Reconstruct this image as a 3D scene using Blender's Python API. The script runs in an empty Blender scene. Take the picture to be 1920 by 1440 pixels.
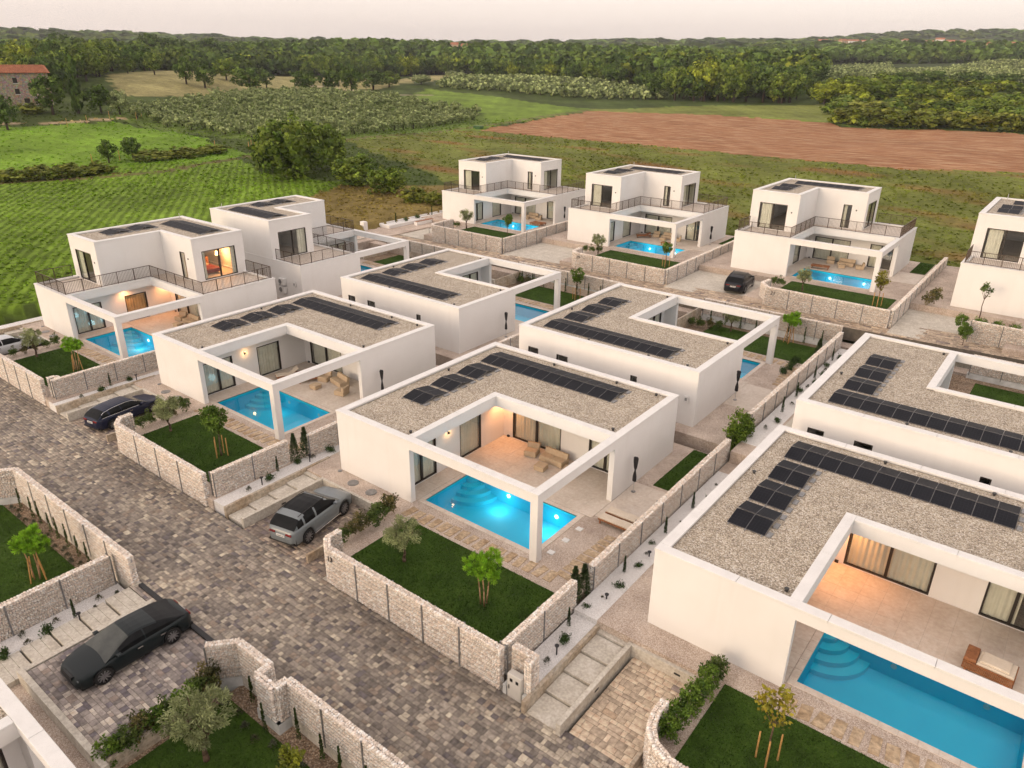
import bpy, math, random
import numpy as np
from mathutils import Vector, Matrix
R_ = math.radians
sc = bpy.context.scene
col = sc.collection

# ------------------------------------------------------------------ camera
CAM = np.array([29.0295, -22.3135, 20.8606])
YAW, PITCH, ROLL, FPX = 0.6584613, 0.4157712, 0.0121218, 1393.09
cam_d = bpy.data.cameras.new('camera'); cam = bpy.data.objects.new('camera', cam_d); col.objects.link(cam)
_f = Vector((-math.sin(YAW)*math.cos(PITCH), math.cos(YAW)*math.cos(PITCH), -math.sin(PITCH)))
_r = Vector((math.cos(YAW), math.sin(YAW), 0)); _u = _r.cross(_f)
_r2 = _r*math.cos(ROLL)+_u*math.sin(ROLL); _u2 = -_r*math.sin(ROLL)+_u*math.cos(ROLL)
cam.matrix_world = Matrix(((_r2.x, _u2.x, -_f.x, CAM[0]), (_r2.y, _u2.y, -_f.y, CAM[1]), (_r2.z, _u2.z, -_f.z, CAM[2]), (0, 0, 0, 1)))
cam_d.sensor_width = 36; cam_d.sensor_fit = 'HORIZONTAL'; cam_d.lens = FPX*36/1920
cam_d.clip_start = .3; cam_d.clip_end = 9000
sc.camera = cam

# ------------------------------------------------------------------ sky, sun, exposure
SUN_EL, SUN_AZ = R_(11), R_(196)          # azimuth clockwise from +Y: low glow from behind the camera
w = bpy.data.worlds.new('World'); sc.world = w; w.use_nodes = True
nt = w.node_tree; nt.nodes.clear()
sky = nt.nodes.new('ShaderNodeTexSky'); sky.sky_type = 'NISHITA'; sky.sun_disc = False
sky.sun_elevation = SUN_EL; sky.sun_rotation = SUN_AZ; sky.dust_density = 3.0; sky.air_density = 1.0; sky.ozone_density = 1.0
sat = nt.nodes.new('ShaderNodeHueSaturation'); sat.inputs['Saturation'].default_value = .55
scl = nt.nodes.new('ShaderNodeVectorMath'); scl.operation = 'SCALE'; scl.inputs['Scale'].default_value = .15
veil = nt.nodes.new('ShaderNodeMix'); veil.data_type = 'RGBA'; veil.inputs['Factor'].default_value = .62
veil.inputs['B'].default_value = (.93, .785, .71, 1)       # thin pink evening cloud veil, the same all over
bg = nt.nodes.new('ShaderNodeBackground'); bg.inputs['Strength'].default_value = 1.0
out = nt.nodes.new('ShaderNodeOutputWorld')
nt.links.new(sky.outputs[0], sat.inputs['Color']); nt.links.new(sat.outputs[0], scl.inputs[0])
nt.links.new(scl.outputs[0], veil.inputs['A']); nt.links.new(veil.outputs['Result'], bg.inputs['Color']); nt.links.new(bg.outputs[0], out.inputs[0])
sun_d = bpy.data.lights.new('sun', 'SUN'); sun = bpy.data.objects.new('sun', sun_d); col.objects.link(sun)
sun_d.energy = .6; sun_d.angle = R_(28); sun_d.color = (1.0, .64, .32)
_sd = Vector((math.sin(SUN_AZ)*math.cos(SUN_EL), math.cos(SUN_AZ)*math.cos(SUN_EL), math.sin(SUN_EL)))
sun.rotation_euler = _sd.to_track_quat('Z', 'Y').to_euler(); sun.location = (0, -40, 60)
sc.view_settings.view_transform = 'Standard'; sc.view_settings.look = 'None'
sc.view_settings.exposure = 0.78; sc.view_settings.gamma = 1.0; sc.view_settings.use_curve_mapping = False
sc.render.engine = 'CYCLES'
sc.cycles.use_denoising = True
try: sc.cycles.denoiser = 'OPENIMAGEDENOISE'
except Exception: pass
sc.cycles.max_bounces = 5; sc.cycles.diffuse_bounces = 2; sc.cycles.glossy_bounces = 2; sc.cycles.volume_bounces = 0; sc.cycles.use_adaptive_sampling = True; sc.cycles.adaptive_threshold = .03; sc.cycles.transmission_bounces = 3
sc.cycles.transparent_max_bounces = 16; sc.cycles.caustics_reflective = False; sc.cycles.caustics_refractive = False
sc.cycles.sample_clamp_indirect = 4.0

# ------------------------------------------------------------------ helpers
def link(o, parent=None):
    col.objects.link(o)
    if parent is not None: o.parent = parent
    return o
def tag(o, label=None, cat=None, group=None, kind=None):
    if label: o['label'] = label
    if cat: o['category'] = cat
    if group: o['group'] = group
    if kind: o['kind'] = kind
    return o
def empty(name, loc=(0, 0, 0), rz=0, parent=None):
    o = bpy.data.objects.new(name, None); o.empty_display_size = .2
    o.location = loc; o.rotation_euler = (0, 0, rz)
    return link(o, parent)
def inst(name, mesh, parent=None, loc=(0, 0, 0), rz=0, scale=(1, 1, 1)):
    o = bpy.data.objects.new(name, mesh); o.location = loc; o.rotation_euler = (0, 0, rz); o.scale = scale
    return link(o, parent)
def copy_tree(o, parent=None):
    c = o.copy(); link(c); c.parent = parent
    for ch in o.children: copy_tree(ch, c)
    return c

class MB:
    """collects polygons; build() makes one mesh object"""
    def __init__(s): s.v = []; s.f = []; s.m = []; s.c = []; s.cc = (1, 1, 1)
    def add(s, vs, fs, mi=0):
        b = len(s.v); s.v.extend([tuple(p) for p in vs]); s.c.extend([s.cc]*len(vs))
        for f in fs: s.f.append(tuple(b+i for i in f)); s.m.append(mi)
        return s
    def box(s, x0, x1, y0, y1, z0, z1, mi=0, bev=0):
        if x0 > x1: x0, x1 = x1, x0
        if y0 > y1: y0, y1 = y1, y0
        if not bev:
            v = [(x0,y0,z0),(x1,y0,z0),(x1,y1,z0),(x0,y1,z0),(x0,y0,z1),(x1,y0,z1),(x1,y1,z1),(x0,y1,z1)]
            return s.add(v, [(0,3,2,1),(4,5,6,7),(0,1,5,4),(1,2,6,5),(2,3,7,6),(3,0,4,7)], mi)
        b = bev
        v = [(x0,y0,z0),(x1,y0,z0),(x1,y1,z0),(x0,y1,z0),(x0,y0,z1-b),(x1,y0,z1-b),(x1,y1,z1-b),(x0,y1,z1-b),
             (x0+b,y0+b,z1),(x1-b,y0+b,z1),(x1-b,y1-b,z1),(x0+b,y1-b,z1)]
        return s.add(v, [(0,3,2,1),(0,1,5,4),(1,2,6,5),(2,3,7,6),(3,0,4,7),(4,5,9,8),(5,6,10,9),(6,7,11,10),(7,4,8,11),(8,9,10,11)], mi)
    def prism(s, pts, z0, z1, mi=0):
        n = len(pts); v = [(x, y, z0) for x, y in pts]+[(x, y, z1) for x, y in pts]
        return s.add(v, [tuple(range(n-1, -1, -1)), tuple(range(n, 2*n))]+[(i, (i+1) % n, n+(i+1) % n, n+i) for i in range(n)], mi)
    def cyl(s, p0, p1, r0, r1=None, n=8, mi=0, caps=True):
        r1 = r0 if r1 is None else r1
        p0, p1 = Vector(p0), Vector(p1); d = (p1-p0).normalized()
        a = d.orthogonal().normalized(); b = d.cross(a)
        v = [p0+(a*math.cos(2*math.pi*i/n)+b*math.sin(2*math.pi*i/n))*r0 for i in range(n)]+[p1+(a*math.cos(2*math.pi*i/n)+b*math.sin(2*math.pi*i/n))*r1 for i in range(n)]
        f = [(i, (i+1) % n, n+(i+1) % n, n+i) for i in range(n)]
        if caps: f += [tuple(range(n-1, -1, -1)), tuple(range(n, 2*n))]
        return s.add(v, f, mi)
    def tube(s, pts, rad, n=7, mi=0):
        for i in range(len(pts)-1): s.cyl(pts[i], pts[i+1], rad[i], rad[i+1], n, mi)
        return s
    def wall(s, axis, p0, p1, a0, a1, z0, z1, holes=(), mi=0):
        """wall with rectangular openings. axis 'x': runs along x, thickness y p0..p1; 'y': runs along y"""
        A = sorted({a0, a1, *[h[0] for h in holes], *[h[1] for h in holes]}); Z = sorted({z0, z1, *[h[2] for h in holes], *[h[3] for h in holes]})
        A = [a for a in A if a0 <= a <= a1]; Z = [z for z in Z if z0 <= z <= z1]
        na, nz = len(A)-1, len(Z)-1
        def solid(i, j):
            if not (0 <= i < na and 0 <= j < nz): return False
            ca, cz = (A[i]+A[i+1])/2, (Z[j]+Z[j+1])/2
            return not any(h[0] < ca < h[1] and h[2] < cz < h[3] for h in holes)
        P = (lambda a, p, z: (a, p, z)) if axis == 'x' else (lambda a, p, z: (p, a, z))
        flip = axis == 'y'
        def q(vs):
            if flip: vs = vs[::-1]
            s.add(vs, [(0, 1, 2, 3)], mi)
        for i in range(na):
            for j in range(nz):
                if not solid(i, j): continue
                l, r, b, t = A[i], A[i+1], Z[j], Z[j+1]
                q([P(l,p0,b), P(r,p0,b), P(r,p0,t), P(l,p0,t)]); q([P(r,p1,b), P(l,p1,b), P(l,p1,t), P(r,p1,t)])
                if not solid(i-1, j): q([P(l,p1,b), P(l,p0,b), P(l,p0,t), P(l,p1,t)])
                if not solid(i+1, j): q([P(r,p0,b), P(r,p1,b), P(r,p1,t), P(r,p0,t)])
                if not solid(i, j+1): q([P(l,p0,t), P(r,p0,t), P(r,p1,t), P(l,p1,t)])
                if not solid(i, j-1): q([P(l,p1,b), P(r,p1,b), P(r,p0,b), P(l,p0,b)])
        return s
    def slab(s, x0, x1, y0, y1, z0, z1, holes=(), mi=0):
        """horizontal slab with rectangular holes"""
        X = sorted({x0, x1, *[h[0] for h in holes], *[h[1] for h in holes]}); Y = sorted({y0, y1, *[h[2] for h in holes], *[h[3] for h in holes]})
        X = [a for a in X if x0 <= a <= x1]; Y = [a for a in Y if y0 <= a <= y1]
        def solid(i, j):
            if not (0 <= i < len(X)-1 and 0 <= j < len(Y)-1): return False
            cx, cy = (X[i]+X[i+1])/2, (Y[j]+Y[j+1])/2
            return not any(h[0] < cx < h[1] and h[2] < cy < h[3] for h in holes)
        for i in range(len(X)-1):
            for j in range(len(Y)-1):
                if not solid(i, j): continue
                l, r, b, t = X[i], X[i+1], Y[j], Y[j+1]
                s.add([(l,b,z1),(r,b,z1),(r,t,z1),(l,t,z1)], [(0,1,2,3)], mi)
                if not solid(i-1, j): s.add([(l,t,z0),(l,b,z0),(l,b,z1),(l,t,z1)], [(0,1,2,3)], mi)
                if not solid(i+1, j): s.add([(r,b,z0),(r,t,z0),(r,t,z1),(r,b,z1)], [(0,1,2,3)], mi)
                if not solid(i, j-1): s.add([(l,b,z0),(r,b,z0),(r,b,z1),(l,b,z1)], [(0,1,2,3)], mi)
                if not solid(i, j+1): s.add([(r,t,z0),(l,t,z0),(l,t,z1),(r,t,z1)], [(0,1,2,3)], mi)
        return s
    def mesh(s, name, mats, mir=None, colattr=False, smooth=False):
        v, f = s.v, s.f
        if mir is not None:
            v = [(x, mir-y, z) for x, y, z in v]; f = [t[::-1] for t in f]
        me = bpy.data.meshes.new(name); me.from_pydata(v, [], f)
        for m in (mats if isinstance(mats, (list, tuple)) else [mats]): me.materials.append(m)
        if any(s.m): me.polygons.foreach_set('material_index', s.m)
        if smooth: me.polygons.foreach_set('use_smooth', [True]*len(me.polygons))
        if colattr:
            a = me.color_attributes.new('col', 'FLOAT_COLOR', 'POINT')
            a.data.foreach_set('color', np.array([(*c, 1.0) for c in s.c], dtype=np.float32).ravel())
        me.update(); return me
    def build(s, name, mats, parent=None, loc=(0, 0, 0), rz=0, **k):
        return inst(name, s.mesh(name, mats, **k), parent, loc, rz)

def np_mesh(name, V, F, mats, C=None, smooth=False):
    """V (n,3), F (m,k) all the same k"""
    V = np.asarray(V, np.float32); F = np.asarray(F, np.int32); k = F.shape[1]
    me = bpy.data.meshes.new(name)
    me.vertices.add(len(V)); me.vertices.foreach_set('co', V.ravel())
    me.loops.add(F.size); me.loops.foreach_set('vertex_index', F.ravel())
    me.polygons.add(len(F)); me.polygons.foreach_set('loop_start', np.arange(0, F.size, k, dtype=np.int32))
    me.polygons.foreach_set('loop_total', np.full(len(F), k, np.int32))
    if smooth: me.polygons.foreach_set('use_smooth', np.ones(len(F), bool))
    for m in (mats if isinstance(mats, (list, tuple)) else [mats]): me.materials.append(m)
    if C is not None:
        a = me.color_attributes.new('col', 'FLOAT_COLOR', 'POINT')
        C = np.asarray(C, np.float32)
        if C.shape[1] == 3: C = np.concatenate([C, np.ones((len(C), 1), np.float32)], 1)
        a.data.foreach_set('color', C.ravel())
    me.update(calc_edges=True); return me
ORD = ['first', 'second', 'third', 'fourth', 'fifth', 'sixth', 'seventh', 'eighth', 'ninth', 'tenth', 'eleventh', 'twelfth', 'thirteenth', 'fourteenth', 'fifteenth', 'sixteenth']

# ------------------------------------------------------------------ materials
def srgb(r, g, b): return tuple(((c/255)/12.92 if c/255 <= .04045 else (((c/255)+.055)/1.055)**2.4) for c in (r, g, b))
class NB:
    def __init__(s, name):
        s.mat = bpy.data.materials.new(name); s.mat.use_nodes = True; s.t = s.mat.node_tree; s.n = s.t.nodes
        s.p = s.n['Principled BSDF']; s.out = s.n['Material Output']; s.pos = s.n.new('ShaderNodeNewGeometry').outputs['Position']
    def L(s, a, b): s.t.links.new(a, b)
    def noise(s, scale, detail=3, rough=.55, vec=None, dist=0):
        n = s.n.new('ShaderNodeTexNoise'); n.inputs['Scale'].default_value = scale; n.inputs['Detail'].default_value = detail; n.inputs['Roughness'].default_value = rough
        n.inputs['Distortion'].default_value = dist; s.L(vec or s.pos, n.inputs['Vector']); return n.outputs['Fac']
    def voro(s, scale, feat='F1', out='Distance', rnd=1, vec=None):
        n = s.n.new('ShaderNodeTexVoronoi'); n.feature = feat; n.inputs['Scale'].default_value = scale; n.inputs['Randomness'].default_value = rnd
        s.L(vec or s.pos, n.inputs['Vector']); return n.outputs[out]
    def map(s, sx, sy, sz, rz=0):
        n = s.n.new('ShaderNodeMapping'); n.inputs['Scale'].default_value = (sx, sy, sz); n.inputs['Rotation'].default_value = (0, 0, rz); s.L(s.pos, n.inputs['Vector']); return n.outputs[0]
    def ramp(s, fac, stops):
        n = s.n.new('ShaderNodeValToRGB'); e = n.color_ramp.elements
        while len(e) < len(stops): e.new(.5)
        for k, (p, c) in zip(e, stops): k.position = p; k.color = (*c, 1) if not isinstance(c, (int, float)) else (c, c, c, 1)
        s.L(fac, n.inputs['Fac']); return n.outputs['Color']
    def mix(s, fac, a, b, mode='MIX'):
        n = s.n.new('ShaderNodeMix'); n.data_type = 'RGBA'; n.blend_type = mode
        for i, x in (('Factor', fac), ('A', a), ('B', b)):
            sock = n.inputs[i] if i == 'Factor' else [q for q in n.inputs if q.name == i and q.type == 'RGBA'][0]
            if hasattr(x, 'links') or isinstance(x, bpy.types.NodeSocket): s.L(x, sock)
            else: sock.default_value = x if i == 'Factor' else ((*x, 1) if len(x) == 3 else x)
        return [q for q in n.outputs if q.type == 'RGBA'][0]
    def attr(s, name='col'):
        n = s.n.new('ShaderNodeAttribute'); n.attribute_name = name; return n.outputs['Color']
    def math(s, op, a, b=0.0):
        n = s.n.new('ShaderNodeMath'); n.operation = op
        for i, x in enumerate((a, b)):
            if isinstance(x, bpy.types.NodeSocket): s.L(x, n.inputs[i])
            else: n.inputs[i].default_value = x
        return n.outputs[0]
    def bump(s, h, strength=.3, dist=.02):
        n = s.n.new('ShaderNodeBump'); n.inputs['Strength'].default_value = strength; n.inputs['Distance'].default_value = dist
        s.L(h, n.inputs['Height']); s.L(n.outputs[0], s.p.inputs['Normal'])
    def set(s, colr, rough=.6, metal=0, spec=.5):
        if isinstance(colr, bpy.types.NodeSocket): s.L(colr, s.p.inputs['Base Color'])
        else: s.p.inputs['Base Color'].default_value = (*colr, 1)
        if isinstance(rough, bpy.types.NodeSocket): s.L(rough, s.p.inputs['Roughness'])
        else: s.p.inputs['Roughness'].default_value = rough
        s.p.inputs['Metallic'].default_value = metal; s.p.inputs['Specular IOR Level'].default_value = spec
        return s.mat
def vari(name, c1, c2, scale=2.0, rough=.6, metal=0, spec=.4, bump=None, detail=4, fine=None):
    b = NB(name); f = b.noise(scale, detail); c = b.ramp(f, [(.3, c1), (.72, c2)])
    if fine: c = b.mix(fine[1], c, b.ramp(b.noise(fine[0], 2), [(.3, (0, 0, 0)), (.7, (1, 1, 1))]), 'OVERLAY')
    if bump: b.bump(b.noise(bump[0], 3), bump[1], bump[2])
    return b.set(c, rough, metal, spec)
def gravel(name, stops, scale, big=(1.2, .25), bump=.6, gap=(.05, .045, .04)):
    b = NB(name); vc = b.voro(scale, out='Color'); sep = b.n.new('ShaderNodeSeparateColor'); b.L(vc, sep.inputs[0])
    c = b.ramp(sep.outputs[0], stops)
    d = b.voro(scale); c = b.mix(b.ramp(d, [(.25, 0.0), (.75, .55)]), c, gap)
    c = b.mix(big[1], c, b.ramp(b.noise(big[0], 4), [(.3, (.18, .17, .16)), (.7, (.85, .84, .82))]), 'OVERLAY')
    inv = b.math('SUBTRACT', 1.0, d); b.bump(inv, bump, .03)
    return b.set(c, .85, 0, .3)
MT = {}
def stucco():
    b = NB('stucco'); n1 = b.noise(.6, 5); c = b.ramp(n1, [(.3, (.775, .755, .73)), (.75, (.82, .805, .785))])
    st = b.noise(1.0, 4, vec=b.map(2.2, 2.2, .16)); c = b.mix(b.ramp(st, [(.54, 0.0), (.85, .13)]), c, (.55, .49, .42))
    b.bump(b.noise(60, 2), .08, .01); return b.set(c, .85, 0, .25)
MT['stucco'] = stucco()
MT['coping'] = vari('coping', (.72, .71, .69), (.80, .79, .77), 1.4, .55, bump=(25, .05, .01), fine=(9, .06))
MT['roof_gravel'] = gravel('roof_gravel', [(0, (.24, .195, .15)), (.25, (.43, .365, .28)), (.5, (.56, .485, .38)), (.75, (.66, .585, .475)), (1, (.80, .755, .68))], 20, (1.3, .18), .6, (.10, .08, .06))
MT['tan_gravel'] = gravel('tan_gravel', [(0, (.42, .33, .27)), (.4, (.58, .48, .40)), (.75, (.68, .58, .50)), (1, (.78, .71, .65))], 32, (.7, .35), .4, (.24, .18, .14))
MT['white_gravel'] = gravel('white_gravel', [(0, (.72, .70, .68)), (.4, (.82, .80, .78)), (1, (.90, .89, .88))], 26, (.8, .2), .3, (.45, .44, .43))
MT['soil'] = gravel('soil_mulch', [(0, (.16, .10, .06)), (.5, (.33, .23, .15)), (1, (.5, .4, .3))], 18, (1.2, .4))
MT['concrete'] = vari('concrete', (.48, .44, .37), (.62, .58, .51), 1.6, .85, bump=(18, .15, .02), fine=(9, .2))
MT['concrete_old'] = vari('concrete_weathered', (.36, .27, .18), (.52, .47, .39), .8, .85, bump=(18, .15, .02), fine=(7, .3))
MT['plinth'] = vari('plinth_paint', (.5, .51, .5), (.66, .67, .66), 1.0, .8, fine=(3, .2))
MT['tile'] = vari('terrace_tile', (.58, .50, .42), (.68, .60, .52), .9, .55, fine=(6, .12))
MT['grout'] = vari('tile_grout', (.33, .28, .23), (.38, .33, .28), 3, .9)
MT['sandstone'] = vari('sandstone', (.34, .23, .13), (.58, .46, .32), 1.6, .85, bump=(12, .3, .03), fine=(7, .3))
MT['frame'] = vari('dark_bronze', (.018, .014, .011), (.028, .022, .017), 6, .4, spec=.5)
MT['rail'] = vari('rail_bronze', (.07, .048, .033), (.10, .07, .048), 6, .45, .3)
MT['post'] = vari('galvanised_post', (.2, .2, .2), (.32, .32, .32), 7, .5, .5)
MT['black'] = vari('black_metal', (.012, .012, .014), (.02, .02, .022), 6, .45)
MT['wood'] = vari('teak', (.22, .085, .035), (.36, .15, .06), 5, .55, fine=(30, .25))
MT['stake'] = vari('pine_stake', (.42, .22, .07), (.6, .36, .13), 6, .7, fine=(30, .2))
MT['bark'] = vari('bark', (.07, .045, .03), (.17, .11, .07), 9, .9, bump=(30, .5, .03))
MT['fabric'] = vari('sand_fabric', (.50, .38, .25), (.58, .45, .31), 5, .9, bump=(90, .1, .005))
MT['cream'] = vari('cream_fabric', (.62, .53, .42), (.70, .61, .50), 4, .9)
MT['umbrella'] = vari('umbrella_cover', (.014, .013, .014), (.03, .028, .03), 7, .8)
MT['cable'] = vari('dark_plastic', (.03, .03, .03), (.05, .05, .05), 5, .5)
MT['white_plastic'] = vari('white_plastic', (.68, .67, .65), (.76, .75, .73), 3, .4)
MT['panelframe'] = vari('panel_frame', (.11, .11, .115), (.16, .16, .165), 4, .4)
MT['panelback'] = vari('panel_back', (.11, .10, .095), (.15, .14, .13), 2, .5)
MT['alu'] = vari('aluminium', (.55, .55, .55), (.65, .65, .65), 5, .35, .8)
MT['steel'] = vari('cabinet_grey', (.55, .53, .49), (.62, .60, .56), 2, .5)
MT['rust'] = vari('terracotta_edge', (.34, .17, .08), (.5, .33, .2), 1.5, .85, fine=(8, .3))
def emis(name, c, s):
    m = bpy.data.materials.new(name); m.use_nodes = True; p = m.node_tree.nodes['Principled BSDF']
    p.inputs['Base Color'].default_value = (*c, 1); p.inputs['Emission Color'].default_value = (*c, 1); p.inputs['Emission Strength'].default_value = s; return m
MT['lamp_glow'] = emis('lamp_glow', (1, .62, .28), 5); MT['pool_glow'] = emis('pool_light_glow', (.85, .97, 1), 2.8)
def glass(name, tint, ior=1.45, rough=.02, wave=None, extra=0.0, thin=False):
    m = bpy.data.materials.new(name); m.use_nodes = True; t = m.node_tree; n = t.nodes; n.remove(n['Principled BSDF'])
    fr = n.new('ShaderNodeFresnel'); fr.inputs['IOR'].default_value = ior
    tr = n.new('ShaderNodeBsdfTransparent'); tr.inputs[0].default_value = (*tint, 1)
    gl = n.new('ShaderNodeBsdfGlossy'); gl.inputs['Roughness'].default_value = rough; gl.inputs[0].default_value = (1, 1, 1, 1)
    mx = n.new('ShaderNodeMixShader'); fac = fr.outputs[0]
    if thin:    # thin pane: Schlick on the facing angle, the same from both sides
        lw = n.new('ShaderNodeLayerWeight'); lw.inputs['Blend'].default_value = .5; pw = n.new('ShaderNodeMath'); pw.operation = 'POWER'; pw.inputs[1].default_value = 5; t.links.new(lw.outputs['Facing'], pw.inputs[0])
        ma = n.new('ShaderNodeMath'); ma.operation = 'MULTIPLY_ADD'; ma.inputs[1].default_value = .9; ma.inputs[2].default_value = .045; t.links.new(pw.outputs[0], ma.inputs[0]); fac = ma.outputs[0]
    if extra:
        ad = n.new('ShaderNodeMath'); ad.inputs[1].default_value = extra; t.links.new(fac, ad.inputs[0]); fac = ad.outputs[0]
    if wave:
        ge = n.new('ShaderNodeNewGeometry'); no = n.new('ShaderNodeTexNoise'); no.inputs['Scale'].default_value = wave[0]; no.inputs['Detail'].default_value = 3
        bu = n.new('ShaderNodeBump'); bu.inputs['Strength'].default_value = wave[1]; bu.inputs['Distance'].default_value = .02
        t.links.new(ge.outputs['Position'], no.inputs[0]); t.links.new(no.outputs['Fac'], bu.inputs['Height'])
        t.links.new(bu.outputs[0], gl.inputs['Normal']); t.links.new(bu.outputs[0], fr.inputs['Normal'])
    t.links.new(fac, mx.inputs[0]); t.links.new(tr.outputs[0], mx.inputs[1]); t.links.new(gl.outputs[0], mx.inputs[2])
    t.links.new(mx.outputs[0], n['Material Output'].inputs[0]); return m
MT['pane'] = glass('window_glass', (.97, .98, .97), 1.45, .01, None, 0, True)
MT['water'] = glass('pool_water', (.60, .92, 1.0), 1.33, .03, (3.5, .22))
MT['curtain'] = vari('curtain', (.62, .60, .50), (.74, .72, .62), 1.5, .9)
def poolmat():
    b = NB('pool_liner'); c = b.ramp(b.noise(1.3, 4), [(.3, (.02, .72, .95)), (.7, (.03, .77, .98))])
    return b.set(c, .6, 0, .3)
MT['liner'] = poolmat()
MT['step_white'] = vari('pool_step', (.04, .79, .96), (.05, .82, .98), 2, .6)
def solar():
    b = NB('solar_cells'); tx = b.n.new('ShaderNodeTexCoord'); sp = b.n.new('ShaderNodeSeparateXYZ'); b.L(tx.outputs['Object'], sp.inputs[0])
    fx = b.math('FRACT', b.math('MULTIPLY', sp.outputs[0], 1/.132)); fy = b.math('FRACT', b.math('MULTIPLY', sp.outputs[1], 1/.17))
    lx = b.math('LESS_THAN', fx, .05); ly = b.math('LESS_THAN', fy, .05); l = b.math('MAXIMUM', lx, ly)
    c = b.mix(l, b.ramp(b.noise(1.5), [(.3, (.007, .008, .012)), (.7, (.012, .013, .018))]), (.035, .038, .045))
    return b.set(c, .5, 0, .09)
MT['solar'] = solar()
def attrmat(name, rough=.85, noise=(9, .25), bump=None, spec=.3, trans=0):
    b = NB(name); c = b.attr(); 
    if noise: c = b.mix(noise[1], c, b.ramp(b.noise(noise[0], 4), [(.3, (.12, .12, .12)), (.7, (.9, .9, .9))]), 'OVERLAY')
    if bump: b.bump(b.noise(bump[0], 3), bump[1], bump[2])
    m = b.set(c, rough, 0, spec)
    if trans:
        tl = b.n.new('ShaderNodeBsdfTranslucent'); b.L(c, tl.inputs[0]); mx = b.n.new('ShaderNodeMixShader'); mx.inputs[0].default_value = trans
        b.L(b.p.outputs[0], mx.inputs[1]); b.L(tl.outputs[0], mx.inputs[2]); b.L(mx.outputs[0], b.out.inputs[0])
    return m
MT['paver'] = attrmat('paver', .8, (6, .4), (25, .3, .01))
MT['stone'] = attrmat('gabion_stone', .85, (14, .2), (40, .2, .02))
MT['leaf'] = attrmat('leaves', .6, None, None, .3, .22)
MT['farleaf'] = attrmat('far_leaves', .8, None, None, .15, .15)

# ------------------------------------------------------------------ terrain
TK = np.array([[-34.13,150.0,1.17],[-33.42,225.0,3.64],[-32.02,250.0,7.34],[-23.87,400.0,12.4],[-29.55,700.0,14.94],[-15.69,155.0,1.93],[-24.72,168.0,2.2],[-20.08,215.0,3.02],[-13.8,330.0,6.24],[-3.34,235.0,1.72],[-9.01,360.0,3.87],[-4.44,480.0,7.34],[-10.03,540.0,7.14],[-9.91,900.0,21.48],[5.15,310.0,2.12],[22.05,235.0,2.14],[32.84,180.0,3.32],[12.62,350.0,3.88],[32.97,260.0,3.43],[15.94,520.0,12.5],[29.01,460.0,9.2],[22.62,680.0,12.5],[29.0,650.0,13.0],[31.0,800.0,20.0],[24.0,820.0,17.5],[31.23,1100.0,28.17],[25.51,1500.0,36.15],[12.21,2600.0,55.81],[29.74,2800.0,83.31],[1.21,900.0,18.81],[4.94,1000.0,18.93],[-23.59,800.0,14.39],[-60.0,60.0,0.2],[-60.0,100.0,1.6],[-40.0,60.0,0.2],[-40.0,100.0,1.6],[-20.0,60.0,0.2],[-20.0,100.0,1.6],[0.0,60.0,0.2],[0.0,100.0,1.6],[20.0,60.0,0.2],[20.0,100.0,1.6],[40.0,60.0,0.2],[40.0,100.0,1.6],[60.0,60.0,0.2],[60.0,100.0,1.6],[-60.0,300.0,10.0],[60.0,300.0,9.0],[-60.0,1000.0,22.0],[60.0,1000.0,27.0],[-30.0,2500.0,48.0],[-5.0,2500.0,38.0],[-60.0,3000.0,48.0],[60.0,3000.0,78.0]])
_c = CAM[:2]; _cf = np.array([-math.sin(YAW), math.cos(YAW)]); _cr = np.array([math.cos(YAW), math.sin(YAW)])
def tz_np(x, y):
    x = np.asarray(x, float); y = np.asarray(y, float); dx, dy = x-_c[0], y-_c[1]
    r = np.maximum(np.hypot(dx, dy), 20); ph = np.degrees(np.arctan2(dx*_cr[0]+dy*_cr[1], dx*_cf[0]+dy*_cf[1]))
    num = np.zeros_like(r); den = np.zeros_like(r)
    for p, rr, z in TK:
        wgt = 1/(((p-ph)/14.0)**2+((math.log(rr)-np.log(r))/.30)**2+.12)**2.2
        num += wgt*z; den += wgt
    return num/den
EST = (-41.5, 62, -70, 63.6)
def ground_z(x, y):
    z = tz_np(x, y); x = np.asarray(x, float); y = np.asarray(y, float)
    d = np.maximum.reduce([EST[0]-x, x-EST[1], EST[2]-y, y-EST[3]])
    k = np.clip((d+1.5)/1.5, 0, 1)
    return z*k+(-2.4)*(1-k)
def wob(x, y, s, seed=0):
    return (np.sin(x*s*1.0+seed)*np.cos(y*s*1.3+seed*2.1)+np.sin(x*s*2.3+y*s*1.7+seed*3.3)*.6+np.cos(x*s*.6-y*s*2.9+seed)*.5)/2.1
def inpoly(px, py, poly):
    r = np.zeros(px.shape, bool); n = len(poly)
    for i in range(n):
        x1, y1 = poly[i]; x2, y2 = poly[(i+1) % n]
        c = ((y1 > py) != (y2 > py)) & (px < (x2-x1)*(py-y1)/((y2-y1) if y2 != y1 else 1e-9)+x1)
        r ^= c
    return r
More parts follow.
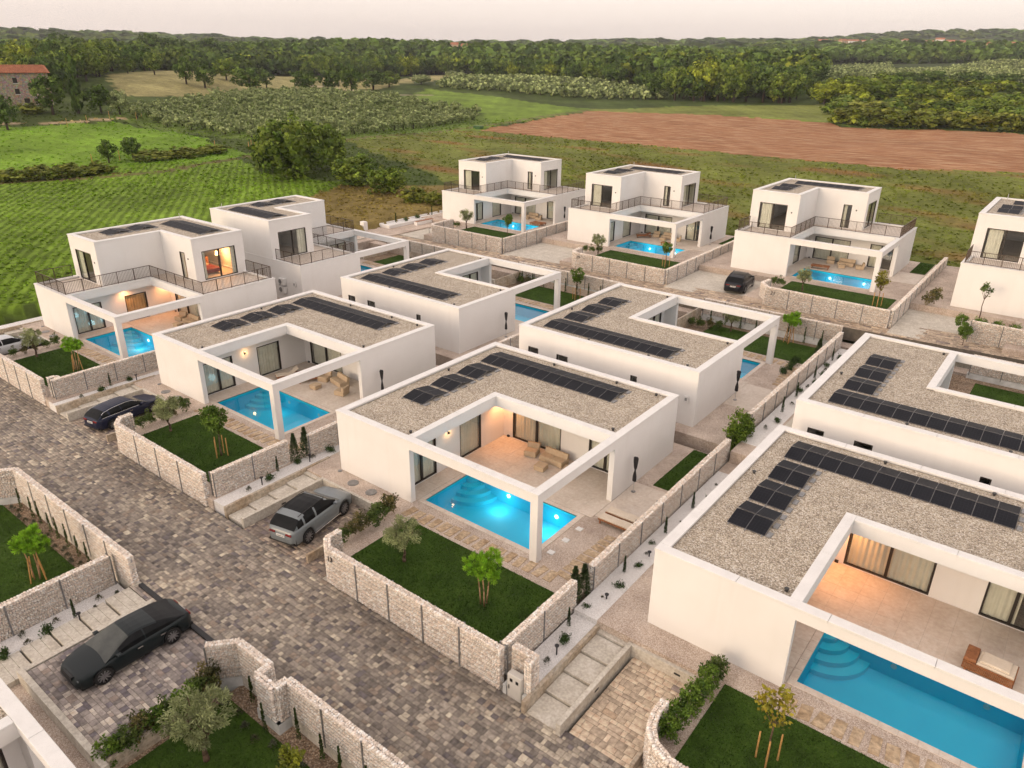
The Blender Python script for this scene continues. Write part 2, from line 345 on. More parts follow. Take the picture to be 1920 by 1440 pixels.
ZONES = [  # (colour, polygon)
 ((0.150, 0.225, 0.034), [(-181.6,165.5),(-254.4,270.4),(-135.6,241),(-65.5,307.5),(-45,242.1),(-36,229),(-44.7,238.2),(-130.6,231.3),(-118.9,160.8),(-108.1,135),(-111.9,96.1)]),
 ((0.280, 0.250, 0.110), [(-304.8,135.3),(-384.4,210.6),(-400,300),(-290,300),(-236.5,178),(-225.9,137.7),(-240,110),(-265.6,118)]),
 ((0.330, 0.290, 0.135), [(-301,290.9),(-380.8,396),(-339.6,436.9),(-281.3,343.9)]),
 ((0.170, 0.195, 0.050), [(-135.6,239.1),(-65.5,307.5),(-45,242.1),(-125.9,227.5)]),
 ((0.110, 0.160, 0.034), [(-184.1,76),(-236,143.4),(-236,194),(-149.5,190),(-124,163),(-112,97),(-125,81),(-154,76)]),
 ((0.140, 0.160, 0.038), [(-111,96),(-116,139),(-112,144),(-73.9,140),(-30,132.6),(.6,129),(17.5,137),(200,160),(200,58),(60,58),(-43,64),(-60,72)]),
 ((0.340, 0.170, 0.085), [(-115.4,156.5),(-130.6,231.3),(-44.7,238.2),(-38.7,226),(8.8,223.5),(120,240),(170,165),(17.5,136.4),(.6,128.5),(-30.3,132.1),(-73.9,139.5),(-111.5,143.4)]),
 ((0.150, 0.255, 0.028), [(-200,44),(-178.8,49),(-171.7,72.8),(-147.4,77.2),(-108.3,68.1),(-98,46),(-108,22),(-112,-30),(-190,-40)]),
 ((0.135, 0.215, 0.026), [(-119.3,20),(-112,40),(-103,62),(-84,55),(-66,58),(-62,42),(-41,33),(-41,-60),(-110,-60)]),
 ((0.210, 0.160, 0.058), [(-66,57),(-52,68),(-38,66),(-38,44),(-41,33),(-62,42)]),
]
def zone_cols(x, y):
    jx = x+wob(x, y, .35, 1)*1.6+wob(x, y, 1.3, 4)*.6; jy = y+wob(x, y, .35, 2)*1.6+wob(x, y, 1.3, 7)*.6
    C = np.zeros((len(x), 4)); C[:] = (.06, .085, .022, 0)
    r = np.hypot(x-_c[0], y-_c[1]); far = r > 420; C[far] = (.05, .07, .02, 0)
    for i, (c, p) in enumerate(ZONES):
        m = inpoly(jx, jy, p); C[m, :3] = c; C[m, 3] = 1.0 if i == 6 else .4 if i == 8 else 0.0
    for a, b, wd, c in [((-296,224),(-259,236),2.2,(.5,.42,.3)), ((-259,236),(-240,224),2.4,(.5,.42,.3)), ((-240,224),(-199,171),2.0,(.45,.38,.26)), ((-240,224),(-222,240),2.4,(.5,.42,.3)),
                        ((-186,50),(-177,66),1.3,(.4,.3,.2)), ((-177,66),(-179,80),1.3,(.4,.3,.2)), ((-385,235),(-340,250),3,(.5,.45,.36)),
                        ((-112,22),(-100,46),1.2,(.13,.10,.05)), ((-100,46),(-106,66),1.2,(.13,.11,.05)), ((-106,66),(-113,97),1.2,(.13,.12,.05)), ((-113,97),(-118,140),1.3,(.14,.13,.06)), ((-118,140),(-134,236),1.5,(.15,.15,.06))]:
        A = np.array(a, float); d = np.array(b, float)-A; L = d@d; t = np.clip(((jx-A[0])*d[0]+(jy-A[1])*d[1])/L, 0, 1)
        dist = np.hypot(x-(A[0]+t*d[0]), y-(A[1]+t*d[1])); m = dist < wd; C[m, :3] = c; C[m, 3] = 0
    k = 1+.28*wob(x, y, .09, 3)+.18*wob(x, y, .5, 5); C[:, :3] *= k[:, None]
    # red earth showing through the thin grass of the dark field
    m = inpoly(jx, jy, ZONES[5][1]); e = np.clip(wob(x, y*2.2, .11, 9)*1.3-.25, 0, .75)*m
    C[:, :3] = C[:, :3]*(1-e[:, None])+np.array((.24, .12, .055))*e[:, None]
    return C
def make_terrain():
    az = np.concatenate([np.arange(-180, -44, 3.0), np.arange(-44, 44, .2), np.arange(44, 180, 3.0)])
    rr = np.concatenate([[2, 10, 20], np.geomspace(30, 420, 190), np.geomspace(430, 6500, 70)])
    A, Rr = np.meshgrid(np.radians(az), rr); 
    X = _c[0]+Rr*(np.cos(A)*_cf[0]+np.sin(A)*_cr[0]); Y = _c[1]+Rr*(np.cos(A)*_cf[1]+np.sin(A)*_cr[1])
    Z = ground_z(X, Y); Z += np.where(Rr > 80, wob(X, Y, .4, 2)*.06+wob(X, Y, .05, 6)*.15, 0)
    na, nr = len(az), len(rr); idx = np.arange(na*nr).reshape(nr, na)
    i0 = idx[:-1, :]; i1 = idx[1:, :]
    F = np.stack([i0, np.roll(i0, -1, 1), np.roll(i1, -1, 1), i1], -1).reshape(-1, 4)[:, ::-1]
    V = np.stack([X, Y, Z], -1).reshape(-1, 3)
    Cc = zone_cols(V[:, 0], V[:, 1])
    b = NB('field_ground'); c = b.attr(); at = [n for n in b.n if n.type == 'ATTRIBUTE'][0]
    c = b.mix(.36, c, b.ramp(b.noise(.9, 6, .7), [(.3, (.1, .1, .1)), (.7, (.92, .92, .9))]), 'OVERLAY')
    c = b.mix(.35, c, b.ramp(b.noise(.12, 5, .68), [(.3, (.15, .15, .12)), (.7, (.85, .85, .85))]), 'OVERLAY')
    c = b.mix(.12, c, b.ramp(b.noise(1, 4, .6, vec=b.map(.05, .9, 1)), [(.35, (.2, .2, .15)), (.65, (.85, .85, .8))]), 'OVERLAY')
    st = b.noise(1, 5, .7, vec=b.map(.16, .8, 1)); stc = b.ramp(st, [(.36, (.20, .085, .042)), (.5, (.33, .165, .085)), (.64, (.50, .35, .21))])
    pl = b.math('GREATER_THAN', at.outputs['Alpha'], .7); c = b.mix(b.math('MULTIPLY', pl, .75), c, stc)
    cr = b.math('MULTIPLY', b.math('SUBTRACT', 1.0, pl), b.math('GREATER_THAN', at.outputs['Alpha'], .2))     # sown rows
    rw = b.n.new('ShaderNodeTexWave'); rw.bands_direction = 'X'; rw.inputs['Scale'].default_value = .30; rw.inputs['Distortion'].default_value = 2.0; rw.inputs['Detail'].default_value = 3; rw.inputs['Detail Scale'].default_value = 1.5; b.L(b.map(1, 1, 1, R_(-55)), rw.inputs['Vector'])
    c = b.mix(b.math('MULTIPLY', cr, .5), c, b.ramp(rw.outputs['Fac'], [(.2, (.22, .22, .16)), (.8, (.72, .72, .68))]), 'OVERLAY')
    b.bump(b.noise(2.5, 5), .3, .08)
    o = inst('terrain', np_mesh('terrain', V, F, b.set(c, .95, 0, .1), Cc, True)); tag(o, kind='structure')
make_terrain()
def tufts():
    rng = np.random.default_rng(5); N = 38000; out = []
    r = np.exp(rng.uniform(math.log(75), math.log(260), N)); a = np.radians(rng.uniform(-40, 36, N))
    x = _c[0]+r*(np.cos(a)*_cf[0]+np.sin(a)*_cr[0]); y = _c[1]+r*(np.cos(a)*_cf[1]+np.sin(a)*_cr[1])
    ok = ~((x > EST[0]-.5) & (x < EST[1]) & (y < EST[3]+.5)) & ~inpoly(x, y, ZONES[6][1]); x, y = x[ok], y[ok]; r = r[ok]
    C = zone_cols(x, y)[:, :3]; z = ground_z(x, y); n = len(x); h = rng.uniform(.07, .22, n)*(r/110)**.5
    V = np.zeros((n, 2, 4, 3)); 
    for k in range(2):
        an = rng.uniform(0, math.pi, n); wd = h*rng.uniform(.7, 1.4, n); dx, dy = np.cos(an)*wd, np.sin(an)*wd; lx, ly = rng.normal(0, .15, n), rng.normal(0, .15, n)
        for j, (s_, t_) in enumerate(((-1, 0), (1, 0), (.55, 1), (-.55, 1))):
            V[:, k, j] = np.stack([x+dx*s_+lx*t_, y+dy*s_+ly*t_, z-.04+h*t_], -1)
    Cc = np.repeat(C*rng.uniform(.9, 1.5, (n, 1))*np.array([1.05, 1.12, .8]), 8, 0)
    o = inst('grass', np_mesh('grass', V.reshape(-1, 3), np.arange(n*8).reshape(-1, 4), MT['farleaf'], Cc)); tag(o, 'rough tufts of grass and weeds on the open fields', 'grass', kind='stuff')
tufts()

# ------------------------------------------------------------------ pavers
PAL = np.array([srgb(*c) for c in [(106,98,92),(122,113,104),(138,128,117),(153,142,129),(172,160,143),(194,181,160),(112,104,102),(147,132,117)]])
def pave(rects, zf, seed, tint=(1, 1, 1), unit=1.0, con=1.0):
    rng = random.Random(seed); P = []
    for (x0, x1, y0, y1) in rects:
        y = y0; ri = 0
        while y < y1-.05:
            d = min([.2, .3, .4, .2, .3][ri % 5]*unit, y1-y); ri += 1
            if y1-(y+d) < .08: d = y1-y
            x = x0-rng.random()*.2
            while x < x1-.02:
                l = rng.choice([.2, .3, .3, .4, .4, .6])*unit; a, b = max(x, x0), min(x+l, x1)
                if x1-b < .08: b = x1
                if b-a > .06: P.append((a, b, y, y+d))
                x = b if b == x1 else x+l
            y += d
    P = np.array(P); n = len(P); cx, cy = (P[:, 0]+P[:, 1])/2, (P[:, 2]+P[:, 3])/2; nr = np.random.default_rng(seed)
    v = wob(cx, cy, .55, 1)*.75+wob(cx, cy, 1.7, 5)*.5+nr.normal(0, .75, n)+.05*wob(cx, cy, .2, 2)
    idx = np.clip(np.round(2.6+v*1.35*con), 0, 5).astype(int); sp = nr.random(n); idx = np.where(sp < .10*con, 6, np.where(sp > 1-.08*con, 7, idx))
    Cc = PAL[idx]*nr.uniform(.82, 1.15, (n, 1))*np.array(tint); z = zf(cx, cy)+nr.normal(0, .0025, n); g, b = .005, .012
    V = np.zeros((n, 8, 3))
    for j, (sx, sy) in enumerate(((0, 2), (1, 2), (1, 3), (0, 3))):
        ex = g if sx == 0 else -g; ey = g if sy == 2 else -g; bx = g+b if sx == 0 else -g-b; by = g+b if sy == 2 else -g-b
        V[:, j] = np.stack([P[:, sx]+ex, P[:, sy]+ey, z-.012], -1); V[:, 4+j] = np.stack([P[:, sx]+bx, P[:, sy]+by, z], -1)
    return P, V, Cc
FQ = np.array([(4,5,6,7),(0,1,5,4),(1,2,6,5),(2,3,7,6),(3,0,4,7)])
def road_z2(x): return 1.24+.0213*(np.asarray(x, float)+18)
def paved(name, label, rects, zf, seed, single=0, tint=(1, 1, 1), unit=1.0, con=1.0):
    root = empty(name); tag(root, kind='structure')
    P, V, Cc = pave(rects, zf, seed, tint, unit, con); n = len(P)
    base = MB()
    for (x0, x1, y0, y1) in rects:
        k = max(1, int((x1-x0)/6))
        for i in range(k):
            a, b_ = x0+(x1-x0)*i/k, x0+(x1-x0)*(i+1)/k; za, zb = float(zf(a, y0)), float(zf(b_, y0))
            base.add([(a,y0,za-.016),(b_,y0,zb-.016),(b_,y1,zb-.016),(a,y1,za-.016),(a,y0,za-1),(b_,y0,zb-1),(b_,y1,zb-1),(a,y1,za-1)], [(0,1,2,3),(4,0,3,7),(5,6,2,1),(4,5,1,0),(7,3,2,6)])
    base.build('joint_sand', vari('joint_sand_'+name, (.10, .085, .07), (.17, .15, .12), 3, .95), root)
    ctr = V[:, 4:].mean(1); dist = np.linalg.norm(ctr-CAM, axis=1)
    d = ctr-CAM; f = np.array(_f); r = np.array(_r2); u = np.array(_u2); dz = d@f; vis = (abs(d@r/dz) < .66) & (abs(d@u/dz) < .50) & (dz > 0)
    size = (P[:, 1]-P[:, 0])*(P[:, 3]-P[:, 2])/dist**2*vis
    order = np.argsort(-size); one = order[:single]; rest = np.setdiff1d(np.arange(n), one)
    for i in one:
        c = ctr[i]; inst('paver', np_mesh('paver', V[i]-c, FQ, MT['paver'], np.repeat(Cc[i:i+1], 8, 0)), root, tuple(c))
    m = len(rest); F = (FQ[None]+8*np.arange(m)[:, None, None]).reshape(-1, 4)
    o = inst('pavers', np_mesh('pavers', V[rest].reshape(-1, 3), F, MT['paver'], np.repeat(Cc[rest], 8, 0)), root); tag(o, kind='stuff')
paved('road', '', [(-62, 40, -11.40, -6.28)], lambda x, y: -.5+0*np.asarray(x), 3, 300, (1.0,1.02,1.04), .68)
paved('driveway', '', [(0.08, 4.6, -5.0, -1.37), (0.08, 6.05, -6.28, -5.0), (-18.5, -13.9, -5.0, -1.55), (-18.5, -12.6, -6.28, -5.0), (-36.7, -31.6, -6.28, -1.4)], lambda x, y: -.496+0*np.asarray(x), 4, 0, (1.1, 1.06, 1.06), .68)
paved('driveway', '', [(19.28, 21.75, -6.28, -1.55), (21.75, 22.55, -6.28, -5.45)], lambda x, y: -.496+0*np.asarray(x), 6, 0, (1.95, 1.85, 1.70), .9, .2)
paved('driveway', '', [(1.72, 7.1, -16.70, -11.46), (7.1, 7.9, -16.7, -12.6), (-.2, 1.72, -11.85, -11.46)], lambda x, y: -.58+0*np.asarray(x), 8, 0, (1.15, 1.19, 1.32), .68)
paved('back_road', '', [(-46, 38, 36.55, 40.0)], lambda x, y: road_z2(x)-.02, 9, 0, (1.45, 1.36, 1.25), 1, .68)

# ------------------------------------------------------------------ villas
A_, B_, H_ = 13.26, 13.35, 3.6
_cache = {}
def cached(key, fn):
    if key not in _cache: _cache[key] = fn()
    return _cache[key]
def cur_mesh(L, H, seed):
    """wavy curtain hanging in the x-z plane, x 0..L"""
    n = max(8, int(L/.045)); rng = random.Random(seed); v = []; f = []
    for i in range(n+1):
        x = L*i/n; y = .035*math.sin(i*1.25+rng.random()*.8)+.02*math.sin(i*.41)
        v += [(x, y, 0), (x, y, H)]
        if i: f.append((2*i-2, 2*i, 2*i+1, 2*i-1))
    me = bpy.data.meshes.new('curtain'); me.from_pydata(v, [], f); me.materials.append(MT['curtain']); me.polygons.foreach_set('use_smooth', [True]*len(f)); return me
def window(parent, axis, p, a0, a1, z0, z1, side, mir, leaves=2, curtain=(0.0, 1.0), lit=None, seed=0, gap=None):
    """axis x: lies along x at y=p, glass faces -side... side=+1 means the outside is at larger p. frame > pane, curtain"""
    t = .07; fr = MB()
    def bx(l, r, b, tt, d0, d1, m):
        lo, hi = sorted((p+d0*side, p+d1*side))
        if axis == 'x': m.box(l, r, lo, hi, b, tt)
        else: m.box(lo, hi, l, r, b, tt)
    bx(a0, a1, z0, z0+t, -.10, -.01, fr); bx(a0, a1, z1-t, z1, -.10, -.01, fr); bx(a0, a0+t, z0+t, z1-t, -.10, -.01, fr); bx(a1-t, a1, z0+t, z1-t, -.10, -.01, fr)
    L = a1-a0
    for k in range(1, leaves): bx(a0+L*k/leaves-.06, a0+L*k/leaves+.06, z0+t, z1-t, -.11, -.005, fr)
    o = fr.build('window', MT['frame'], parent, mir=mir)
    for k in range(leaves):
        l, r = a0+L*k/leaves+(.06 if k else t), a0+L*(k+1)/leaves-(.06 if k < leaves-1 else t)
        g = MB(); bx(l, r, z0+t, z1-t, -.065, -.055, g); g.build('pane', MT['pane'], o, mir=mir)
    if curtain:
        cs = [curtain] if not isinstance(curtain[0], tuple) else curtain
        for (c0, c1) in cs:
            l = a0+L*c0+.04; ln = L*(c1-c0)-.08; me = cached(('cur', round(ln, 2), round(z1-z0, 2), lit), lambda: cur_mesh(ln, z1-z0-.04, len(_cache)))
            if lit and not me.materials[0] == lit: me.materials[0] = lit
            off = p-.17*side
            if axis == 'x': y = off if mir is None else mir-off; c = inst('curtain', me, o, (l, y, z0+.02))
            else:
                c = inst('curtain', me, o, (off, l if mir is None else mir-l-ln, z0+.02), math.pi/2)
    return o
def coping(parent, axis, p0, p1, a0, a1, z, mir, seg=3.2):
    n = max(1, round((a1-a0)/seg)); g = .006
    for k in range(n):
        l, r = a0+(a1-a0)*k/n+(g if k else 0), a0+(a1-a0)*(k+1)/n-(g if k < n-1 else 0); m = MB()
        if axis == 'x': m.box(l, r, p0, p1, z-.10, z, 0, .012)
        else: m.box(p0, p1, l, r, z-.10, z, 0, .012)
        m.build('coping', MT['coping'], parent, mir=mir)
def railing(parent, pts, z, mir, h=1.0):
    root_m = MB(); bal = MB(); posts = []
    for i in range(len(pts)-1):
        (x0, y0), (x1, y1) = pts[i], pts[i+1]; L = math.hypot(x1-x0, y1-y0); dx, dy = (x1-x0)/L, (y1-y0)/L
        for zz, t in ((z+h, .022), (z+.10, .016)):
            ax = abs(dx) > abs(dy)
            if ax: root_m.box(x0, x1, y0-t, y0+t, zz-.02, zz+.02)
            else: root_m.box(x0-t, x0+t, y0, y1, zz-.02, zz+.02)
        n = int(L/.115)
        for k in range(1, n):
            x, y = x0+dx*L*k/n, y0+dy*L*k/n; bal.box(x-.008, x+.008, y-.008, y+.008, z+.12, z+h-.02)
        m = max(1, round(L/1.25))
        for k in range(m+(1 if i == len(pts)-2 else 0)): posts.append((x0+dx*L*k/m, y0+dy*L*k/m))
    o = root_m.build('railing', MT['rail'], parent, mir=mir)
    b = bal.build('balusters', MT['rail'], o, mir=mir); tag(b, kind='stuff')
    pm = cached('railpost', lambda: MB().box(-.022, .022, -.022, .022, 0, h).mesh('post', MT['rail']))
    for x, y in posts: inst('post', pm, o, (x, y if mir is None else mir-y, z))
    return o
def wall_lamp(pos, label, power=18, color=(1, .55, .22), group='wall lamps', up=True):
    o = empty('wall_lamp', pos); tag(o, label, 'wall lamp', group)
    MB().box(-.05, .05, -.05, .05, -.09, .09, 0, .005).build('housing', MT['black'], o)
    MB().cyl((0, 0, .092), (0, 0, .10), .035, n=10).build('bulb', MT['lamp_glow'], o); MB().cyl((0, 0, -.105), (0, 0, -.096), .035, n=10).build('bulb', MT['lamp_glow'], o)
    l = bpy.data.lights.new('lamp_light', 'POINT'); l.energy = power; l.color = color; l.shadow_soft_size = .06
    lo = bpy.data.objects.new('lamp_light', l); link(lo, o); lo.location = (.16, 0, 0)
def downlight(pos, label, power, color=(1, .42, .16), spot=True):
    o = empty('ceiling_spot', pos); tag(o, label, 'ceiling light', 'recessed terrace spotlights')
    MB().cyl((0, 0, -.012), (0, 0, .02), .06, n=14).build('ring', MT['black'], o); MB().cyl((0, 0, -.018), (0, 0, -.013), .045, n=14).build('lens', MT['lamp_glow'], o)
    l = bpy.data.lights.new('spot_light', 'SPOT'); l.energy = power; l.color = color; l.shadow_soft_size = .08; l.spot_size = R_(150); l.spot_blend = .9
    lo = bpy.data.objects.new('spot_light', l); link(lo, o); lo.location = (0, 0, -.05)

WIN_L = [(0.75, 2.95, .05, 2.25, 2, (0.02, .98)), (4.85, 6.68, .05, 2.25, 1, (0.02, .98))]
WIN_B = [(5.05, 8.50, .05, 2.3, 2, (0.02, .98)), (10.35, 12.45, .05, 2.3, 2, (.02, .6))]
WIN_N = [(.8, 1.65, 1.68, 2.22), (3.15, 4.05, 1.68, 2.22), (8.78, 9.25, 1.62, 2.22)]
def villa(org, mirror, label, two=False, lit=None, arr=True, cur=None, nm='villa', group='white flat-roofed villas'):
    mir = B_ if mirror else None
    root = empty(nm, org); tag(root, label, 'villa', group); S = MT['stucco']
    t = .3
    MB().wall('x', 0, t, 0, 5.4, -.3, 3.5).build('wall', S, root, mir=mir)
    MB().wall('y', 0, t, t, B_-t, -.3, 3.5).build('wall', S, root, mir=mir)
    nh = [(h[0], h[1], h[2], h[3]) for h in WIN_N] if not two else [(h[0], h[1], h[2], h[3]) for h in WIN_N[:2]]
    MB().wall('x', B_-t, B_, 0, A_, -.3, 3.5, nh).build('wall', S, root, mir=mir)
    MB().wall('y', A_-t, A_, 6.5, B_-t, -.3, 3.5).build('wall', S, root, mir=mir)
    MB().wall('y', 4.2, 4.4, t, 9.0, -.1, 2.95, [(q[0], q[1], q[2], q[3]) for q in WIN_L]).build('wall', S, root, mir=mir)
    MB().wall('x', 8.8, 9.0, 4.4, A_-t, -.1, 2.95, [(q[0], q[1], q[2], q[3]) for q in WIN_B]).build('wall', S, root, mir=mir)
    # roof deck: an L with its soffit and fascia
    sl = MB(); sl.box(t, 5.4, t, B_-t, 2.95, 3.39); sl.box(5.4, A_-t, 6.77, B_-t, 2.952, 3.388)
    sl.build('roof_deck', S, root, mir=mir)
    pb = MB(); pb.box(5.02, 5.4, .3, 6.39, 3.39, 3.5); pb.box(5.02, A_-t, 6.39, 6.77, 3.39, 3.5)
    MB().box(5.02, 5.398, .4, 6.77, 3.39, 3.5).build('parapet', S, root, mir=mir); MB().box(5.398, A_-.4, 6.772, 7.15, 3.388, 3.5).build('parapet', S, root, mir=mir)
    # pergola
    MB().box(5.4, A_, 0, .4, 3.08, 3.5).build('pergola_beam', S, root, mir=mir)
    MB().box(A_-.4, A_, .4, 6.5, 3.08, 3.5).build('pergola_beam', S, root, mir=mir)
    MB().box(A_-.4, A_-.001, .001, .4, -.15, 3.08).build('pillar', S, root, mir=mir)
    e = .025
    coping(root, 'x', -e, .42, -e, A_-.42, H_, mir); coping(root, 'x', -e, .42, A_-.42+.004, A_+e, H_, mir)
    coping(root, 'y', -e, .42, .425, B_-.425, H_, mir); coping(root, 'x', B_-.42, B_+e, -e, A_+e, H_, mir)
    coping(root, 'y', A_-.42, A_+e, .425, B_-.425, H_, mir)
    coping(root, 'y', 5.0, 5.42, .425, 7.17, H_, mir); coping(root, 'x', 6.75, 7.17, 5.425, A_-.425, H_, mir)
    if not two:
        g = MB(); g.slab(.42, 5.0, .42, B_-.42, 3.35, 3.47); g.slab(5.0, A_-.42, 7.17, B_-.42, 3.35, 3.4702)
        tag(g.build('roof_gravel', MT['roof_gravel'], root, mir=mir), kind='stuff')
        for x, y in ((9.6, 12.75), (12.2, 12.7), (5.2, 12.7), (4.75, .8), (12.5, 7.5), (.75, 8.0)):
            m = MB(); m.cyl((x, y, 3.46), (x, y, 3.56), .06, n=10); m.cyl((x, y, 3.56), (x, y, 3.60), .085, n=10); m.build('roof_vent', MT['cable'], root, mir=mir)
    else:
        MB().slab(.42, 5.0, .42, B_-.42, 3.35, 3.46).slab(5.0, A_-.42, 7.17, B_-.42, 3.35, 3.4602).build('balcony_floor', MT['tile'], root, mir=mir)
        z0, z1 = 3.46, 6.95; X1, Y1, Y2, X2 = 4.6, 3.3, 8.7, 9.3
        MB().wall('x', Y1, Y1+t, 0, X1, z0, z1, [(.85, 3.55, 3.52, 5.95)]).build('upper_wall', S, root, mir=mir)
        MB().wall('y', X1-t, X1, Y1+t, Y2, z0, z1).build('upper_wall', S, root, mir=mir)
        MB().wall('x', Y2, Y2+t, X1-t, X2, z0, z1, [(7.2, 8.0, 3.52, 5.75)]).build('upper_wall', S, root, mir=mir)
        MB().wall('y', X2-t, X2, Y2+t, B_-t, z0, z1, [(9.45, 12.5, 3.52, 5.9)]).build('upper_wall', S, root, mir=mir)
        MB().wall('x', B_-t-.001, B_-.001, 0, X2, z0, z1).build('upper_wall', S, root, mir=mir); MB().wall('y', .001, t, Y1+t, B_-t, z0, z1).build('upper_wall', S, root, mir=mir)
        MB().box(t, X1-t, Y1+t, B_-t, 6.35, 6.85).box(X1-t, X2-t, Y2+t, B_-t, 6.352, 6.848).build('roof_deck', S, root, mir=mir)
        Zc = 7.05; c = .40
        coping(root, 'x', Y1-e, Y1+c, -e, X1+e, Zc, mir); coping(root, 'y', -e, c, Y1+c+.004, B_-c-.004, Zc, mir); coping(root, 'x', B_-c, B_+e, -e, X2+e, Zc, mir)
        coping(root, 'y', X1-c, X1+e, Y1+c+.004, Y2+c, Zc, mir); coping(root, 'x', Y2-e, Y2+c, X1+e+.004, X2+e, Zc, mir); coping(root, 'y', X2-c, X2+e, Y2+c+.004, B_-c-.004, Zc, mir)
        g = MB(); g.slab(c, X1-c, Y1+c, B_-c, 6.84, 6.93); g.slab(X1-c, X2-c, Y2+c, B_-c, 6.84, 6.9302); tag(g.build('roof_gravel', MT['roof_gravel'], root, mir=mir), kind='stuff')
        m = MB(); m.cyl((.9, 12.6, 6.9), (.9, 12.6, 7.5), .03, n=8); m.build('roof_vent', MT['alu'], root, mir=mir)
        window(root, 'x', Y1, .85, 3.55, 3.52, 5.95, -1, mir, 2, cur or (.05, .45)); window(root, 'x', Y2, 7.2, 8.0, 3.52, 5.75, -1, mir, 1, (0, .5))
        window(root, 'y', X2, 9.45, 12.5, 3.52, 5.9, 1, mir, 2, ((0, .12), (.86, 1)) if lit else (.0, .3))
        for x, y in ((4.0, Y1-.03), (8.45, Y2-.03)): MB().cyl((x, y, 5.3), (x, y+.03, 5.3), .07, n=8).build('outside_lamp', MT['black'], root, mir=mir)
        railing(root, [(.22, 2.9), (.22, .22), (5.2, .22), (5.2, 6.98), (A_-.2, 6.98), (A_-.2, B_-.2), (9.6, B_-.2)], 3.56, mir)
    for i, q in enumerate(WIN_L): window(root, 'y', 4.4, *q[:4], 1, mir, q[4], q[5], lit=(lit if lit and i == 1 else None))
    for i, q in enumerate(WIN_B): window(root, 'x', 8.8, *q[:4], -1, mir, q[4], q[5])
    for h in nh: window(root, 'x', B_, *h, 1, mir, 1, None)
    # rainwater pipe stubs and socket covers on the terrace walls
    MB().box(4.7, 4.85, 8.7, 8.8, .0, .12).build('floor_spot', MT['black'], root, mir=mir)
    return root
def room(org, x0, x1, y0, y1, z0, z1, mir, m, name, parent): pass
PANEL_L, PANEL_D, TILT = .78, 1.0, .17
def solar_array(org, mirror, z, tents, label, group='rooftop solar arrays'):
    """tents: (x0, y_low, n) -> n panels wide, tent 2 m deep, ridge in the middle"""
    root = empty('solar_array', org); tag(root, label, 'solar panels', group)
    a = math.asin(TILT/PANEL_D)
    def pm():
        m = MB(); L, D = PANEL_L-.012, PANEL_D-.02
        m.box(0, L, 0, D, -.03, 0, 1); m.box(.012, L-.012, .012, D-.012, .0005, .004, 0); return m.mesh('solar_panel', [MT['solar'], MT['panelframe']])
    def pm2():
        m = MB(); L, D = PANEL_L-.012, PANEL_D-.02
        m.box(0, L, 0, D, -.03, 0, 1); m.box(.012, L-.012, .012, D-.012, .0005, .004, 0); return m.mesh('solar_panel', [MT['solar'], MT['panelframe']])
    me = cached('panel', pm)
    for (x0, y0, n) in tents:
        cw = PANEL_D*math.cos(a)
        for k in range(n):
            for back in (0, 1):
                o = bpy.data.objects.new('solar_panel', me); link(o, root)
                yl = y0 if not back else y0+2*cw+.05
                yy = yl if not mirror else B_-yl
                flip = (back == 1) != mirror
                if not flip: o.location = (x0+k*PANEL_L, yy, z+.045); o.rotation_euler = (a, 0, 0)
                else: o.location = (x0+k*PANEL_L+PANEL_L-.012, yy, z+.045); o.rotation_euler = (a, 0, math.pi)
        W = n*PANEL_L
        for xx in ([x0+.08, x0+W/2, x0+W-.1] if n < 4 else [x0+.08+i*(W-.18)/5 for i in range(6)]):
            m = MB(); m.box(xx-.02, xx+.02, y0-.12, y0+2*cw+.16, z+.0, z+.04); m.box(xx-.015, xx+.015, y0+cw, y0+cw+.05, z+.04, z+.20)
            m.build('mounting_rail', MT['post'], root, mir=B_ if mirror else None)
        for yy in (y0+.2, y0+cw, y0+2*cw-.2):
            m = MB(); m.box(x0+W+.02, x0+W+.22, yy-.2, yy+.2, z-.005, z+.05, 0, .01); m.build('ballast_block', MT['post'], root, mir=B_ if mirror else None)
    return root
TENTS1 = [(1.38, 3.5, 2), (1.38, 5.75, 2), (1.38, 8.0, 2), (1.3, 10.3, 12)]
TENTS2 = [(1.0, 5.4, 2), (1.0, 7.6, 2), (1.6, 10.4, 8)]

